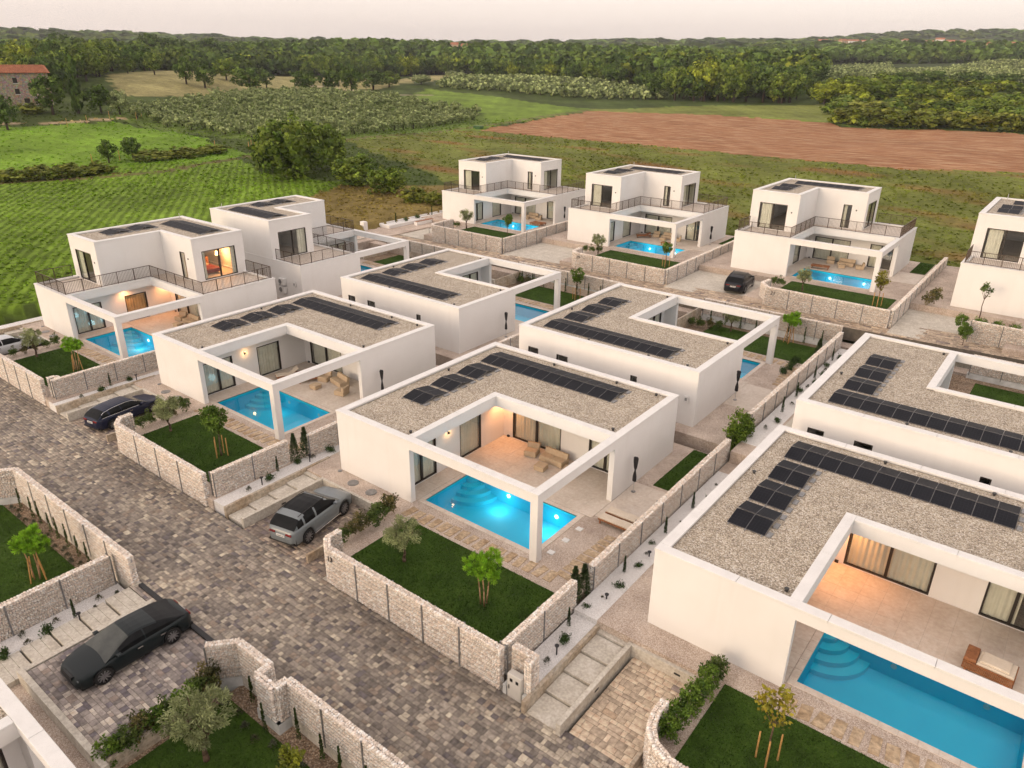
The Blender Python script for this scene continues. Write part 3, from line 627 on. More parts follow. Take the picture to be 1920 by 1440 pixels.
# ------------------------------------------------------------------ pools
POOL = (5.75, 12.62, .62, 4.32)
def pool(org, mirror, label, lights=1.0, lit=True):
    mir = B_ if mirror else None
    root = empty('swimming_pool', org); tag(root, label, 'swimming pool', 'villa pools'); x0, x1, y0, y1 = POOL; d = -1.1
    b = MB(); 
    b.add([(x0,y0,d),(x1,y0,d),(x1,y1,d),(x0,y1,d)], [(0,1,2,3)])
    for p, q in (((x0,y0),(x1,y0)), ((x1,y0),(x1,y1)), ((x1,y1),(x0,y1)), ((x0,y1),(x0,y0))):
        b.add([(p[0],p[1],d),(p[0],p[1],0.0),(q[0],q[1],0.0),(q[0],q[1],d)], [(0,1,2,3)])
    b.build('basin', MT['liner'], root, mir=mir)
    nseg = 0
    for (l, r, bt, tp, ax) in ((x0-.28, x1+.28, y0-.28, y0, 'x'), (x0-.28, x1+.28, y1, y1+.28, 'x'), (x0-.28, x0, y0, y1, 'y'), (x1, x1+.28, y0, y1, 'y')):
        L = (r-l) if ax == 'x' else (tp-bt); n = round(L/.6)
        for k in range(n):
            m = MB(); a0, a1 = k/n, (k+1)/n; g = .003
            if ax == 'x': m.box(l+(r-l)*a0+g, l+(r-l)*a1-g, bt, tp, -.06, .028, 0, .008)
            else: m.box(l, r, bt+(tp-bt)*a0+g, bt+(tp-bt)*a1-g, -.06, .027, 0, .008)
            m.build('edge_stone', MT['tile'], root, mir=mir)
    for k in range(4):       # rounded corner steps
        rad = 1.75-.42*k; z = -.88+.22*k; pts = [(x0+.001, y1-.001)]+[(x0+rad*math.cos(-t)*1.0, y1+rad*math.sin(-t)) for t in [math.pi/2*i/14 for i in range(15)]]
        MB().prism(pts[::-1], d, z).build('step', MT['step_white'], root, mir=mir)
    wm = MB(); wm.add([(x0,y0,-.12),(x1,y0,-.12),(x1,y1,-.12),(x0,y1,-.12)], [(0,1,2,3)]); wm.build('water', MT['water'], root, mir=mir)
    for i, (lx, ly, dirx, diry) in enumerate(((8.3, y1-.03, 0, -1), (11.4, y1-.03, 0, -1))):
        m = MB(); m.cyl((lx, ly, -.55), (lx, ly+.03, -.55), .11, n=14); m.build('pool_light', MT['pool_glow'] if lit and lights > .85 else MT['white_plastic'], root, mir=mir)
        if lit:
            l = bpy.data.lights.new('pool_lamp', 'POINT'); l.energy = 11*lights; l.color = (.75, .96, 1.0); l.shadow_soft_size = .25
            lo = bpy.data.objects.new('pool_lamp', l); link(lo, root); yy = ly-.8; lo.location = (lx, yy if not mirror else B_-yy, -.62)
    return root

# ------------------------------------------------------------------ lots: ground, lawn, paths
def lawn_mat():
    b = NB('lawn'); c = b.ramp(b.noise(.8, 6, .7), [(.30, (.026, .050, .008)), (.5, (.042, .084, .011)), (.75, (.068, .118, .018))])
    c = b.mix(.4, c, b.ramp(b.noise(14, 4, .7), [(.3, (.1, .1, .1)), (.7, (.9, .9, .85))]), 'OVERLAY'); b.bump(b.noise(30, 4), .8, .05); return b.set(c, .9, 0, .15)
MT['lawn'] = lawn_mat()
def blades(w, h, n, seed, parent, loc, base=(.050, .098, .014)):
    rng = np.random.default_rng(seed); x = rng.uniform(.02, w-.02, n); y = rng.uniform(.02, h-.02, n); a = rng.uniform(0, 6.28, n); hh = rng.uniform(.03, .075, n); wd = rng.uniform(.012, .03, n)
    lx, ly = rng.normal(0, .03, n), rng.normal(0, .03, n)
    V = np.stack([np.stack([x-np.cos(a)*wd, y-np.sin(a)*wd, 0*x], -1), np.stack([x+np.cos(a)*wd, y+np.sin(a)*wd, 0*x], -1), np.stack([x+lx, y+ly, hh], -1)], 1)
    k = rng.uniform(.55, 1.5, (n, 1))*(1+.3*wob(x*3, y*3, .9, seed))[:, None]; C = np.repeat(np.array(base)[None]*k, 3, 0)
    o = inst('grass_blades', np_mesh('grass_blades', V.reshape(-1, 3), np.arange(3*n).reshape(-1, 3), MT['farleaf'], C), parent, loc); tag(o, kind='stuff')
def lawn(x0, x1, y0, y1, z, seed, dense=500):
    o = MB().box(x0, x1, y0, y1, z-.3, z+.02, 0, .01).build('lawn', MT['lawn']); tag(o, kind='structure')
    blades(x1-x0, y1-y0, int((x1-x0)*(y1-y0)*dense), seed, o, (x0, y0, z+.015))
def rect_ground(name, x0, x1, y0, y1, z, mat, holes=(), zb=None):
    o = MB().slab(x0, x1, y0, y1, (z-1.6) if zb is None else zb, z, holes).build(name, MT[mat]); tag(o, kind='structure'); return o
def stepping(org, mirror, pts, seed):
    root = empty('stepping_stone_path', org); tag(root, kind='structure'); rng = random.Random(seed)
    for (x, y, vert) in pts:
        w_, d_ = (.17+rng.random()*.05, .36+rng.random()*.06); a = rng.uniform(-.12, .12)+(0 if not vert else math.pi/2)
        yy = y if not mirror else B_-y
        q = [(-w_, -d_), (w_, -d_), (w_, d_), (-w_, d_)]; q = [(px+rng.uniform(-.03, .03), py+rng.uniform(-.03, .03)) for px, py in q]
        q = [(px*math.cos(a)-py*math.sin(a), px*math.sin(a)+py*math.cos(a)) for px, py in q]
        MB().prism(q, -.02, .022+rng.random()*.012).build('stepping_stone', MT['sandstone'], root, (x, yy, 0))
def tiles(org, mirror, rects, seed, size=.92):
    root = empty('terrace', org); tag(root, kind='structure'); rng = random.Random(seed)
    for (x0, x1, y0, y1) in rects:
        nx, ny = max(1, round((x1-x0)/size)), max(1, round((y1-y0)/size)); dx, dy = (x1-x0)/nx, (y1-y0)/ny
        me = cached(('tile', round(dx, 3), round(dy, 3)), lambda: MB().box(.003, dx-.003, .003, dy-.003, -.04, .02, 0, .004).mesh('floor_tile', MT['tile']))
        for i in range(nx):
            for j in range(ny):
                y = y0+j*dy; inst('floor_tile', me, root, (x0+i*dx, y if not mirror else B_-y-dy, rng.uniform(-.0015, .0015)))
        MB().box(x0, x1, y0, y1, -.05, .012).build('grout_bed', MT['grout'], root, mir=B_ if mirror else None)
def lot(org, mirror, rz, seed, lx0=6.4, hx0=4.75, tiled=True, steps=True, front=-6.05, walk=True, east=16.0, wz=0.0, s0=-6.15, gdx=1.35):
    ox, oy, oz = org
    Y = (lambda y: oy+y) if not mirror else (lambda y: oy+B_-y)
    def rg(name, x0, x1, y0, y1, z, mat, holes=()):
        a, b = sorted((Y(y0), Y(y1))); hs = [(ox+h[0], ox+h[1], *sorted((Y(h[2]), Y(h[3])))) for h in holes]
        return rect_ground(name, ox+x0, ox+x1, a, b, oz+z, mat, hs)
    ph = (POOL[0]-.02, POOL[1]+.02, POOL[2]-.02, POOL[3]+.02)
    rg('gravel_ground', -2.72, east, -1.2, 14.4, 0.0, 'tan_gravel', [ph])
    gm = 'tan_gravel' if not mirror else 'soil'
    if not mirror and front > -7: rg('garden_soil', hx0, east, -5.0, -1.2, -.012, gm); rg('garden_soil', hx0+gdx, east, front, -5.0, -.016, gm)
    else: rg('garden_soil', hx0, east, front, -1.2, -.012, gm)
    a, b = sorted((Y(-5.15), Y(-1.12))); lawn(ox+lx0, ox+15.35, a, b, oz, seed, 330 if oy < 10 else 90)
    # terrace tiles round the pool
    big = [(4.42, A_, 4.62, 8.78), (4.42, 5.45, .32, 4.60), (A_+.02, 15.55, 4.9, 9.0)]
    if tiled: tiles(org, mirror, big, seed)
    else:
        o = MB()
        for q in big: o.box(*q, -.05, .02)
        tag(o.build('terrace', MT['tile'], None, org, mir=B_ if mirror else None), kind='structure')
    if steps:
        stepping(org, mirror, [(5.9+i*.56, -.62+.02*i, False) for i in range(16)]+[(14.75+.04*i, .1+i*.52, True) for i in range(8)], seed)
    # north side grass strip
    a, b = sorted((Y(9.3), Y(14.3))); 
    if not mirror: lawn(ox+14.15, ox+15.5, a, b, oz, seed+50, 300)
    if walk:
        rg('white_gravel_strip', -2.72, -1.62, s0, -1.2, wz, 'white_gravel'); rg('white_gravel_strip', -2.715, -1.615, -1.21, 13.0, .012, 'white_gravel')
        root = empty('walkway', (ox, oy, oz+wz)); tag(root, kind='structure'); mir = B_ if mirror else None; rz = rz-wz
        n = 6
        for k in range(n):
            y0, y1 = -6.1+k*1.17, -6.1+(k+1)*1.17-.05; z = rz+(0-rz)*(k+.6)/n
            m = MB(); m.box(-1.46, -.14, y0, y1, z-.9, z, 0, .012); m.build('path_slab', MT['concrete'], root, mir=mir)
        MB().box(-1.46, -.14, .95, 13.0, -.5, .02).build('path_slab', MT['concrete'], root, mir=mir)
        MB().box(-1.62, -1.47, -6.2, .4, min(rz, 0)-.6, .06, 0, .01).build('edging_kerb', MT['concrete_old'], root, mir=mir)
        zt = max(.02, rz+.08)
        MB().box(-.13, .06, -6.2, -1.22, min(rz, 0)-.6, zt, 0, .01).build('low_wall', MT['concrete'], root, mir=mir)
        MB().box(.06, hx0, -1.36, -1.19, min(rz, 0)-.6, zt-.002, 0, .01).build('low_wall', MT['concrete'], root, mir=mir)
        MB().box(1.9, 2.15, -1.375, -1.362, rz+.22, rz+.3).build('wall_light', MT['cable'], root, mir=mir); MB().box(.062, .075, -4.0, -3.75, rz+.22, rz+.3).build('wall_light', MT['cable'], root, mir=mir)
        MB().box(hx0-.12, hx0, -6.0, -1.4, min(rz, 0)-.5, zt-.06).build('edging_kerb', MT['concrete_old'], root, mir=mir)
        for (mx, my, r) in ((1.62, -.58, .30), (3.06, -.61, .30), (.11, -.2, .12)):
            m = MB(); m.cyl((mx, my, 0), (mx, my, .03), r, n=22); m.cyl((mx, my, .03), (mx, my, .036), r*.86, n=22); m.build('manhole_cover', MT['post'], root, mir=mir)

# ------------------------------------------------------------------ gabion walls
ICO_V = None
def ico():
    p = (1+5**.5)/2; v = np.array([(-1,p,0),(1,p,0),(-1,-p,0),(1,-p,0),(0,-1,p),(0,1,p),(0,-1,-p),(0,1,-p),(p,0,-1),(p,0,1),(-p,0,-1),(-p,0,1)])/math.hypot(1, p)
    f = np.array([(0,11,5),(0,5,1),(0,1,7),(0,7,10),(0,10,11),(1,5,9),(5,11,4),(11,10,2),(10,7,6),(7,1,8),(3,9,4),(3,4,2),(3,2,6),(3,6,8),(3,8,9),(4,9,5),(2,4,11),(6,2,10),(8,6,7),(9,8,1)]); return v, f
IV, IF = ico()
SPAL = np.array([(.74,.67,.59),(.80,.76,.70),(.66,.58,.50),(.77,.68,.59),(.70,.61,.53),(.83,.80,.76),(.56,.48,.41),(.76,.65,.56)])
GL, GH, GT = 2.0, 1.9, .30
def gab_proto(seed, L=GL, H=GH, T=GT):
    rng = np.random.default_rng(seed); S = []
    for side in (0, 1):
        z = .02
        while z < H-.03:
            rh = rng.uniform(.055, .095); x = rng.uniform(0, .04)
            while x < L-.02:
                w_ = rng.uniform(.05, .135)
                S.append((min(x+w_/2, L-.03), T-.05 if side else .05, z+rh/2+rng.normal(0, .008), w_/2*.98, .07, rh/2*1.08)); x += w_
            z += rh
    for y in np.arange(.04, T, .075):
        x = 0
        while x < L-.02: w_ = rng.uniform(.05, .12); S.append((min(x+w_/2, L-.03), y+rng.normal(0, .01), H-.035, w_/2, .045, .042)); x += w_
    for xe in (.05, L-.05):
        z = .05
        while z < H: S.append((xe, T/2+rng.normal(0, .02), z, .06, .08, .06)); z += .11
    S = np.array(S); n = len(S); V = IV[None]*S[:, None, 3:6]*rng.uniform(.78, 1.15, (n, 12, 1))
    V = V*1.12+S[:, None, :3]; C = SPAL[rng.integers(0, 8, n)]*rng.uniform(.95, 1.18, (n, 1))
    F = (IF[None]+12*np.arange(n)[:, None, None]).reshape(-1, 3); V = V.reshape(-1, 3); C = np.repeat(C, 12, 0)
    # dark fill behind the face stones
    bv = np.array([(.03,.06,0),(L-.03,.06,0),(L-.03,T-.06,0),(.03,T-.06,0),(.03,.06,H-.06),(L-.03,.06,H-.06),(L-.03,T-.06,H-.06),(.03,T-.06,H-.06)])
    bf = np.array([(0,1,5),(0,5,4),(1,2,6),(1,6,5),(2,3,7),(2,7,6),(3,0,4),(3,4,7),(4,5,6),(4,6,7)])
    return np_mesh('stone_fill', np.concatenate([V, bv]), np.concatenate([F, bf+len(V)]), MT['stone'], np.concatenate([C, np.full((8, 3), .30)]))
GP = [gab_proto(100+i) for i in range(5)]; GPS = [gab_proto(120+i, .6) for i in range(3)]
_wire = MB()
for zz in np.arange(.1, GH, .2):
    for yy in (-.018, GT+.018): _wire.box(0, GL, yy-.003, yy+.003, zz-.003, zz+.003)
for xx in np.arange(.05, GL, .1):
    pass
GW = _wire.mesh('wire_mesh', MT['post'])
_grng = random.Random(77)
def gabion(pts, z0, z1, label, plinth=None, group='stone gabion walls', posts=True):
    """polyline (world xy). stones from z0 to z1; plinth: z of a concrete base below"""
    root = empty('gabion_wall', (pts[0][0], pts[0][1], 0)); tag(root, label, 'gabion wall', group); bx, by = pts[0]; H = z1-z0
    pm = cached(('gpost', round(H, 2)), lambda: MB().box(-.03, .03, -.19, .19, -.1, H+.02).mesh('post', MT['post']))
    pm = MB
    for i in range(len(pts)-1):
        (x0, y0), (x1, y1) = pts[i], pts[i+1]; L = math.hypot(x1-x0, y1-y0); a = math.atan2(y1-y0, x1-x0); n = max(1, round(L/GL)); l = L/n
        nx, ny = -math.sin(a), math.cos(a)
        for k in range(n):
            t = k*l; px, py = x0-bx+math.cos(a)*t-nx*GT/2, y0-by+math.sin(a)*t-ny*GT/2
            sh = l < 1.05; o = inst('stone_fill', _grng.choice(GPS if sh else GP), root, (px, py, z0), a, (l/(.6 if sh else GL), 1, H/GH)); tag(o, kind='stuff')
            inst('wire_mesh', GW, root, (px, py, z0), a, (l/GL, 1, H/GH))
            if posts and (k or i == 0) and L > .9:
                me = cached(('gpost', round(H, 2)), None) if False else _cache.setdefault(('gp', round(H, 2)), MB().box(-.028, .028, -.185, -.145, -.15, H+.015).box(-.028, .028, .145, .185, -.15, H+.015).mesh('post', MT['post']))
                inst('post', me, root, (x0-bx+math.cos(a)*t, y0-by+math.sin(a)*t, z0), a)
        if plinth is not None:
            m = MB(); m.box(-.12, L+.12, -.14, .14, plinth-.4, z0); m.build('plinth', MT['plinth'], root, (x0-bx, y0-by, 0), a)
    return root

# ------------------------------------------------------------------ the estate
SITES = {   # origin, mirrored, two storeys, descriptive phrase
 'A': ((0, 0, 0), False, False, 'the central villa'), 'B': ((-18.59, -.17, .02), False, False, 'the villa behind the dark blue estate car'),
 'R': ((19.1, -.43, .2), False, False, 'the villa at the right edge in front'), 'H1': ((-36.83, -.22, .1), False, True, 'the two-storey villa with the lit bedroom'),
 'C': ((-19.5, 16.74, .14), True, False, 'the back-to-back villa left of centre'), 'D': ((-.08, 16.05, .47), True, False, 'the villa right behind the central one'),
 'F': ((19.17, 14.92, .92), True, False, 'the second-row villa at the right edge'), 'H2': ((-38.2, 16.75, .1), True, True, 'the two-storey villa behind the lit one'),
 'G1': ((-37.87, 48.97, 1.37), False, True, 'the leftmost villa of the far row'), 'G2': ((-17.74, 48.14, 1.74), False, True, 'the second villa of the far row'),
 'G3': ((2.22, 47.05, 2.2), False, True, 'the third villa of the far row'), 'G4': ((21.6, 45.6, 2.6), False, True, 'the far-row villa cut by the right edge'),
 'V0': ((2.05, -31.5, -1.1), True, False, 'the villa cut off at the bottom left')}
VLAB = {
 'A': 'white single-storey villa in the centre with glowing pool and warm terrace corner', 'B': 'white single-storey villa left of centre behind the dark blue estate car',
 'R': 'large white single-storey villa cut by the right edge in the foreground', 'H1': 'white two-storey villa on the left with an orange lit bedroom',
 'C': 'white flat villa behind, its pergola facing the back road, left of centre', 'D': 'white flat villa directly behind the central villa with pergola facing away',
 'F': 'white flat villa behind the foreground one, cut by the right edge', 'H2': 'two-storey white villa standing behind the one with the lit bedroom',
 'G1': 'leftmost two-storey white villa of the far row by the fields', 'G2': 'second two-storey white villa of the far row by the fields',
 'G3': 'third two-storey white villa of the far row behind the wall numbered 21', 'G4': 'two-storey white villa of the far row cut by the right edge',
 'V0': 'white villa of which only a roof corner shows at the bottom left'}
MT['lit_curtain'] = vari('lit_curtain', (.55, .33, .15), (.66, .42, .2), 2, .9)  # curtain fabric with the orange lamp light put into its colour
for k, (o, mi, two, ph) in SITES.items():
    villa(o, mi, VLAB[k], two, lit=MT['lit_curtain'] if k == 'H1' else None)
    if two: solar_array((o[0], o[1], o[2]), mi, 6.93, TENTS2, 'dark solar panels on the upper roof of '+ph)
    else: solar_array((o[0], o[1], o[2]), mi, 3.47, TENTS1, 'dark solar panels on the gravel roof of '+ph)
    if k != 'V0': pool(o, mi, 'rectangular blue pool under the pergola of '+ph, {'A': 1.3, 'G1': 1.5, 'G2': 1.5, 'H1': .9, 'R': .3, 'B': .35, 'G3': .9, 'D': .3, 'C': .3}.get(k, .5), k in ('A', 'H1', 'G1', 'G2', 'G3', 'B'))
# downlights and wall lamps that are lit
downlight((5.0, 8.25, 2.95), 'lit warm spotlight in the terrace soffit corner of the central villa', 170)
downlight((24.1, 7.8, 3.15), 'lit warm spotlight in the terrace soffit corner of the right foreground villa', 260)
downlight((-31.9, 8.0, 3.05), 'lit warm spotlight in the terrace soffit of the villa with the lit bedroom', 120)
downlight((-32.0, 4.6, 3.05), 'lit warm spotlight above the glowing curtain of the villa with the lit bedroom', 90)
wall_lamp((4.46, 3.9, 2.15), 'lit up-and-down lamp on the terrace wall of the central villa', 5); wall_lamp((-14.13, 3.75, 2.15), 'lit up-and-down lamp on the terrace wall behind the blue car villa', 5)
l = bpy.data.lights.new('bedroom_lamp', 'POINT'); l.energy = 90; l.color = (1, .45, .15); l.shadow_soft_size = .15

RZ = {'A': -.5, 'B': -.5, 'R': -.7, 'H1': -.6, 'C': 1.0, 'D': 1.05, 'F': 1.1, 'H2': .9, 'G1': -.6, 'G2': -.6, 'G3': -.6, 'G4': -.6, 'V0': .52}
for i, (k, (o, mi, two, ph)) in enumerate(SITES.items()):
    if k == 'V0':
        continue
    kw = {}
    if k == 'R': kw = dict(lx0=3.75, hx0=2.75, wz=-.2, s0=-5.1, gdx=.75)
    if k[0] == 'G': kw = dict(front=-8.4, walk=False, steps=False)
    lot(o, mi, RZ[k], 30+i, tiled=k in ('A', 'B', 'R', 'H1'), **kw)
# garden of the corner villa at the bottom left and of its neighbour across the road
rect_ground('garden_soil', 8.05, 30, -17.9, -11.75, -1.112, 'soil'); lawn(8.25, 28, -17.0, -12.45, -1.1, 91, 250)
rect_ground('gravel_ground', -1.25, 8.05, -18.1, -16.9, -1.13, 'tan_gravel'); rect_ground('garden_soil', -17.6, -1.55, -20, -11.75, -1.112, 'soil'); lawn(-17.5, -3.6, -19.8, -12.5, -1.1, 92, 250)
rect_ground('gravel_ground', -30, 30, -40, -18.1, -1.4, 'tan_gravel')
rect_ground('white_gravel_strip', -1.25, -.15, -18, -11.9, -.95, 'white_gravel')
wk = empty('walkway', (0, 0, 0)); tag(wk, kind='structure')
for k in range(6):
    y1 = -11.86-k*1.12; z = -.62-.07*k
    for q in range(3):
        MB().box(-.14+0*q, 1.42, y1-1.06+q*.353+.004, y1-1.06+(q+1)*.353-.004, z-.6, z, 0, .008).build('path_slab', MT['concrete'], wk)
MB().box(1.44, 1.68, -16.9, -11.7, -1.6, -.54, 0, .01).build('low_wall', MT['concrete'], wk); MB().box(1.44, 8.2, -16.95, -16.72, -1.6, -.5, 0, .01).build('low_wall', MT['concrete'], wk)
MB().box(7.9, 8.05, -16.7, -12.7, -1.6, -.52, 0, .01).build('edging_kerb', MT['concrete_old'], wk)
dr = MB(); dr.box(.2, 7.3, -11.60, -11.402, -.75, -.486); tag(dr.build('drain_channel', MT['black']), 'long black drain channel across the driveway of the dark saloon car', 'drain')
# retaining strips beside the roads
for xa, xb in ((5.9, 17.6), (-12.75, -2.7), (-36.2, -21.1)): rect_ground('verge', xa, xb, -6.285, -5.9, -.53, 'concrete')
rect_ground('verge', -62, .1, -11.75, -11.41, -.53, 'concrete'); rect_ground('verge', 7.7, 40, -11.75, -11.41, -.53, 'concrete'); rect_ground('verge', -62, -38.5, -6.27, 14, -.45, 'tan_gravel')
rect_ground('gravel_ground', -44, -37.0, 30, 62, .95, 'tan_gravel'); rect_ground('verge', -46, 38, 35.4, 36.54, .75, 'tan_gravel')
for k in ('G1', 'G2', 'G3', 'G4'):
    o = SITES[k][0]; rect_ground('driveway', o[0]-2.7, o[0]+4.7, o[1]-8.6, o[1]-1.2, o[2]-.55, 'concrete')

T1 = 1.4
gabion([(6.0, -5.0), (6.0, -5.75), (6.6, -6.2), (16.25, -6.2)], -.5, T1, 'long stone gabion wall numbered 13 along the road before the central lawn')
gabion([(16.15, -5.95), (16.15, -1.35)], -.1, T1, 'short gabion wall between the central lawn and the white gravel strip'); gabion([(16.2, -.15), (16.1, 14.3)], -.1, T1, 'long gabion wall beside the closed parasol of the central villa')
gabion([(-12.6, -5.0), (-12.6, -5.75), (-12.0, -6.2), (-3.05, -6.2)], -.5, T1, 'stone gabion wall along the road before the lawn with the staked green tree')
gabion([(-2.88, -5.9), (-2.85, -1.35)], -.1, T1, 'gabion wall beside the slab walkway left of the grey car'); gabion([(-2.45, -.3), (-2.45, 14)], -.1, T1, 'gabion wall behind the two slim conifers beside the central villa')
gabion([(-36.0, -5.2), (-36.0, -5.8), (-35.4, -6.2), (-21.95, -6.2)], -.5, T1, 'stone gabion wall along the road at the left edge'); gabion([(-21.3, -5.9), (-21.15, 14)], -.1, T1, 'gabion wall between the left lawn and the blue car walkway')
gabion([(-21.9, -5.9), (-21.9, -5.4), (-21.35, -5.4)], -.5, T1, 'small gabion corner block at the end of the left roadside wall')
gabion([(21.85, -4.4), (21.85, -5.1), (22.0, -5.7), (22.4, -6.2), (23.1, -6.5), (34, -6.5)], -.5, T1-.2, 'rounded gabion wall end by the hedge at the bottom right')
gabion([(16.45, -5.75), (17.5, -5.75)], -.5, T1, 'gabion back piece of the niche behind the meter cabinet', None, posts=False); gabion([(17.4, -6.2), (17.4, -5.95)], -.5, T1, 'gabion pier right of the meter cabinet', None, posts=False)
gabion([(-13.3, -13.6), (-12.0, -11.6), (0.0, -11.6)], -.72, .9, 'gabion wall with climbing plants along the road at the left edge', -1.3)
gabion([(-1.4, -11.95), (-1.4, -18.2)], -1.0, .55, 'gabion wall between the lower left lawn and the slab path', -1.3)
gabion([(7.3, -12.5), (8.1, -11.6), (10.0, -11.6), (10.0, -12.15), (11.0, -12.15), (11.0, -11.6), (27, -11.6)], -.65, .95, 'zigzag gabion wall with pale plinth at the bottom of the road', -1.3)
gabion([(4.9, 35.4), (16.1, 35.4)], 1.0, 2.35, 'gabion wall along the back road behind the pine of the villa behind the centre', .3); gabion([(16.15, 17.0), (16.15, 35.2)], .4, 1.95, 'gabion wall running away right of the villa behind the centre')
gabion([(-15, 35.6), (-3.2, 35.6)], .9, 2.1, 'gabion wall along the back road behind the second-row lawn', .1); gabion([(-3.25, 16.9), (-3.25, 35.3)], .1, 1.5, 'gabion wall between the two second-row villas')
gabion([(-34, 35.6), (-22.8, 35.6)], .7, 1.9, 'gabion wall along the back road behind the two-storey villa'); gabion([(25, 34.3), (40, 34.3)], 1.3, 2.6, 'gabion wall along the back road at the right edge', .6)
gabion([(-32.2, 44.6), (-32.2, 41.2), (-31.6, 40.6), (-21.2, 40.4)], .7, 2.7, 'far gabion wall before the leftmost villa of the far row'); gabion([(-21.0, 40.6), (-21.0, 62)], .9, 2.7, 'far gabion wall between the first and second far villas')
gabion([(-11.6, 41.5), (-11.4, 39.8), (-10.7, 39.4), (-.9, 39.2)], 1.1, 3.0, 'far gabion wall before the second villa of the far row'); gabion([(-.8, 39.4), (-.8, 61)], 1.3, 3.0, 'far gabion wall between the second and third far villas')
gabion([(8.2, 41.0), (8.1, 39.6), (8.9, 38.6), (18.6, 38.3)], 1.5, 3.4, 'far gabion wall numbered 21 before the third far villa'); gabion([(18.7, 38.5), (18.7, 60)], 1.8, 3.4, 'far gabion wall beside the lit path light')
gabion([(24, 38.6), (38, 38.3)], 2.0, 3.7, 'far gabion wall under the hedge at the right edge')

# ------------------------------------------------------------------ plants
def quads(rng, P, size, aspect=.45, C=None, out=None, bias=.5):
    """one leaf quad per point; out: direction each leaf leans along"""
    n = len(P); d = rng.normal(0, 1, (n, 3))
    if out is not None: d = d*(1-bias)+out*bias*1.6
    d /= np.linalg.norm(d, axis=1, keepdims=True)+1e-9
    e = np.cross(d, rng.normal(0, 1, (n, 3))); e /= np.linalg.norm(e, axis=1, keepdims=True)+1e-9
    s = (size*rng.uniform(.65, 1.35, n))[:, None]; a = d*s; b = e*s*aspect
    V = np.stack([P-a*.5, P+b*.5, P+a*.5, P-b*.5], 1) if aspect < .8 else np.stack([P-a*.5-b*.5, P+a*.5-b*.5, P+a*.5+b*.5, P-a*.5+b*.5], 1)
    return V
def clumped(rng, ncl, per, rx, rz_, cz, cr, shell=.75, squash=1.0):
    """points in clumps spread through an ellipsoid; returns points, outward dirs, clump ids"""
    d = rng.normal(0, 1, (ncl, 3)); d /= np.linalg.norm(d, axis=1, keepdims=True); r = shell+(1-shell)*rng.random(ncl)**.5; r = np.where(rng.random(ncl) < .25, r*rng.uniform(.3, .8, ncl), r)
    c = d*r[:, None]*np.array([rx, rx, rz_])*(1+.12*rng.normal(0, 1, (ncl, 1))); c[:, 2] += cz
    q = rng.normal(0, 1, (ncl, per, 3)); q /= np.linalg.norm(q, axis=2, keepdims=True); q *= (cr*rng.uniform(.6, 1.25, (ncl, 1))*rng.random((ncl, per))**.4)[..., None]
    P = c[:, None]+q; O = q/(np.linalg.norm(q, axis=2, keepdims=True)+1e-9)*.6+d[:, None]*.5
    return P.reshape(-1, 3), O.reshape(-1, 3), np.repeat(np.arange(ncl), per)
def leafmesh(name, rng, P, O, ids, size, aspect, cols, bias=.4, mat='leaf', vark=.35):
    V = quads(rng, P, size, aspect, out=O, bias=bias); n = len(P); k = rng.uniform(1-vark, 1+vark, ids.max()+1)[ids]*rng.uniform(.75, 1.3, n)
    t = rng.random(ids.max()+1)[ids]*.7+rng.random(n)*.3; C = (np.array(cols[0])[None]*(1-t[:, None])+np.array(cols[1])[None]*t[:, None])*k[:, None]
    return np_mesh(name, V.reshape(-1, 3), np.arange(4*n).reshape(-1, 4), MT[mat], np.repeat(C, 4, 0))
def trunk_mesh(seed, h, r, limbs=4, spread=.4, top=1.5, mat='bark', wig=.06):
    rng = random.Random(seed); m = MB(); pts = [(0, 0, -.05)]; rad = [r*1.25]
    for i in range(1, 4): pts.append((rng.uniform(-wig, wig), rng.uniform(-wig, wig), h*i/3)); rad.append(r*(1-.12*i))
    m.tube(pts, rad, 8)
    for k in range(limbs):
        a = 2*math.pi*k/limbs+rng.random(); s = spread*rng.uniform(.7, 1.1); p0 = Vector(pts[-1]); p1 = p0+Vector((math.cos(a)*s*.45, math.sin(a)*s*.45, (top-h)*.4)); p2 = p0+Vector((math.cos(a)*s, math.sin(a)*s, (top-h)*rng.uniform(.7, 1)))
        m.tube([p0, p1, p2], [rad[-1]*.75, rad[-1]*.5, rad[-1]*.18], 6)
        p3 = p1+Vector((rng.uniform(-.3, .3)*spread, rng.uniform(-.3, .3)*spread, (top-h)*.4)); m.tube([p1, p3], [rad[-1]*.4, rad[-1]*.12], 5)
    return m.mesh('trunk', MT[mat], smooth=True)
def tree(name, loc, label, cat, tm, cm, scale=1.0, rz=0, group=None, stakes=None):
    o = empty(name, loc, rz); tag(o, label, cat, group); s = (scale,)*3
    if tm: inst('trunk', tm, o, scale=s)
    inst('crown', cm, o, scale=s)
    for (dx, dy, h, lx, ly) in stakes or []:
        MB().cyl((dx, dy, -.05), (dx+lx, dy+ly, h), .032, .028, 8).build('stake', MT['stake'], o, rz=-rz)
    return o
def olive_crown(seed, n=30):
    rng = np.random.default_rng(seed); P, O, I = clumped(rng, 46, 105, .66, .52, 1.42, .2, .72)
    return leafmesh('crown', rng, P, O, I, .10, .28, ((.16, .19, .075), (.38, .42, .20)), .55)
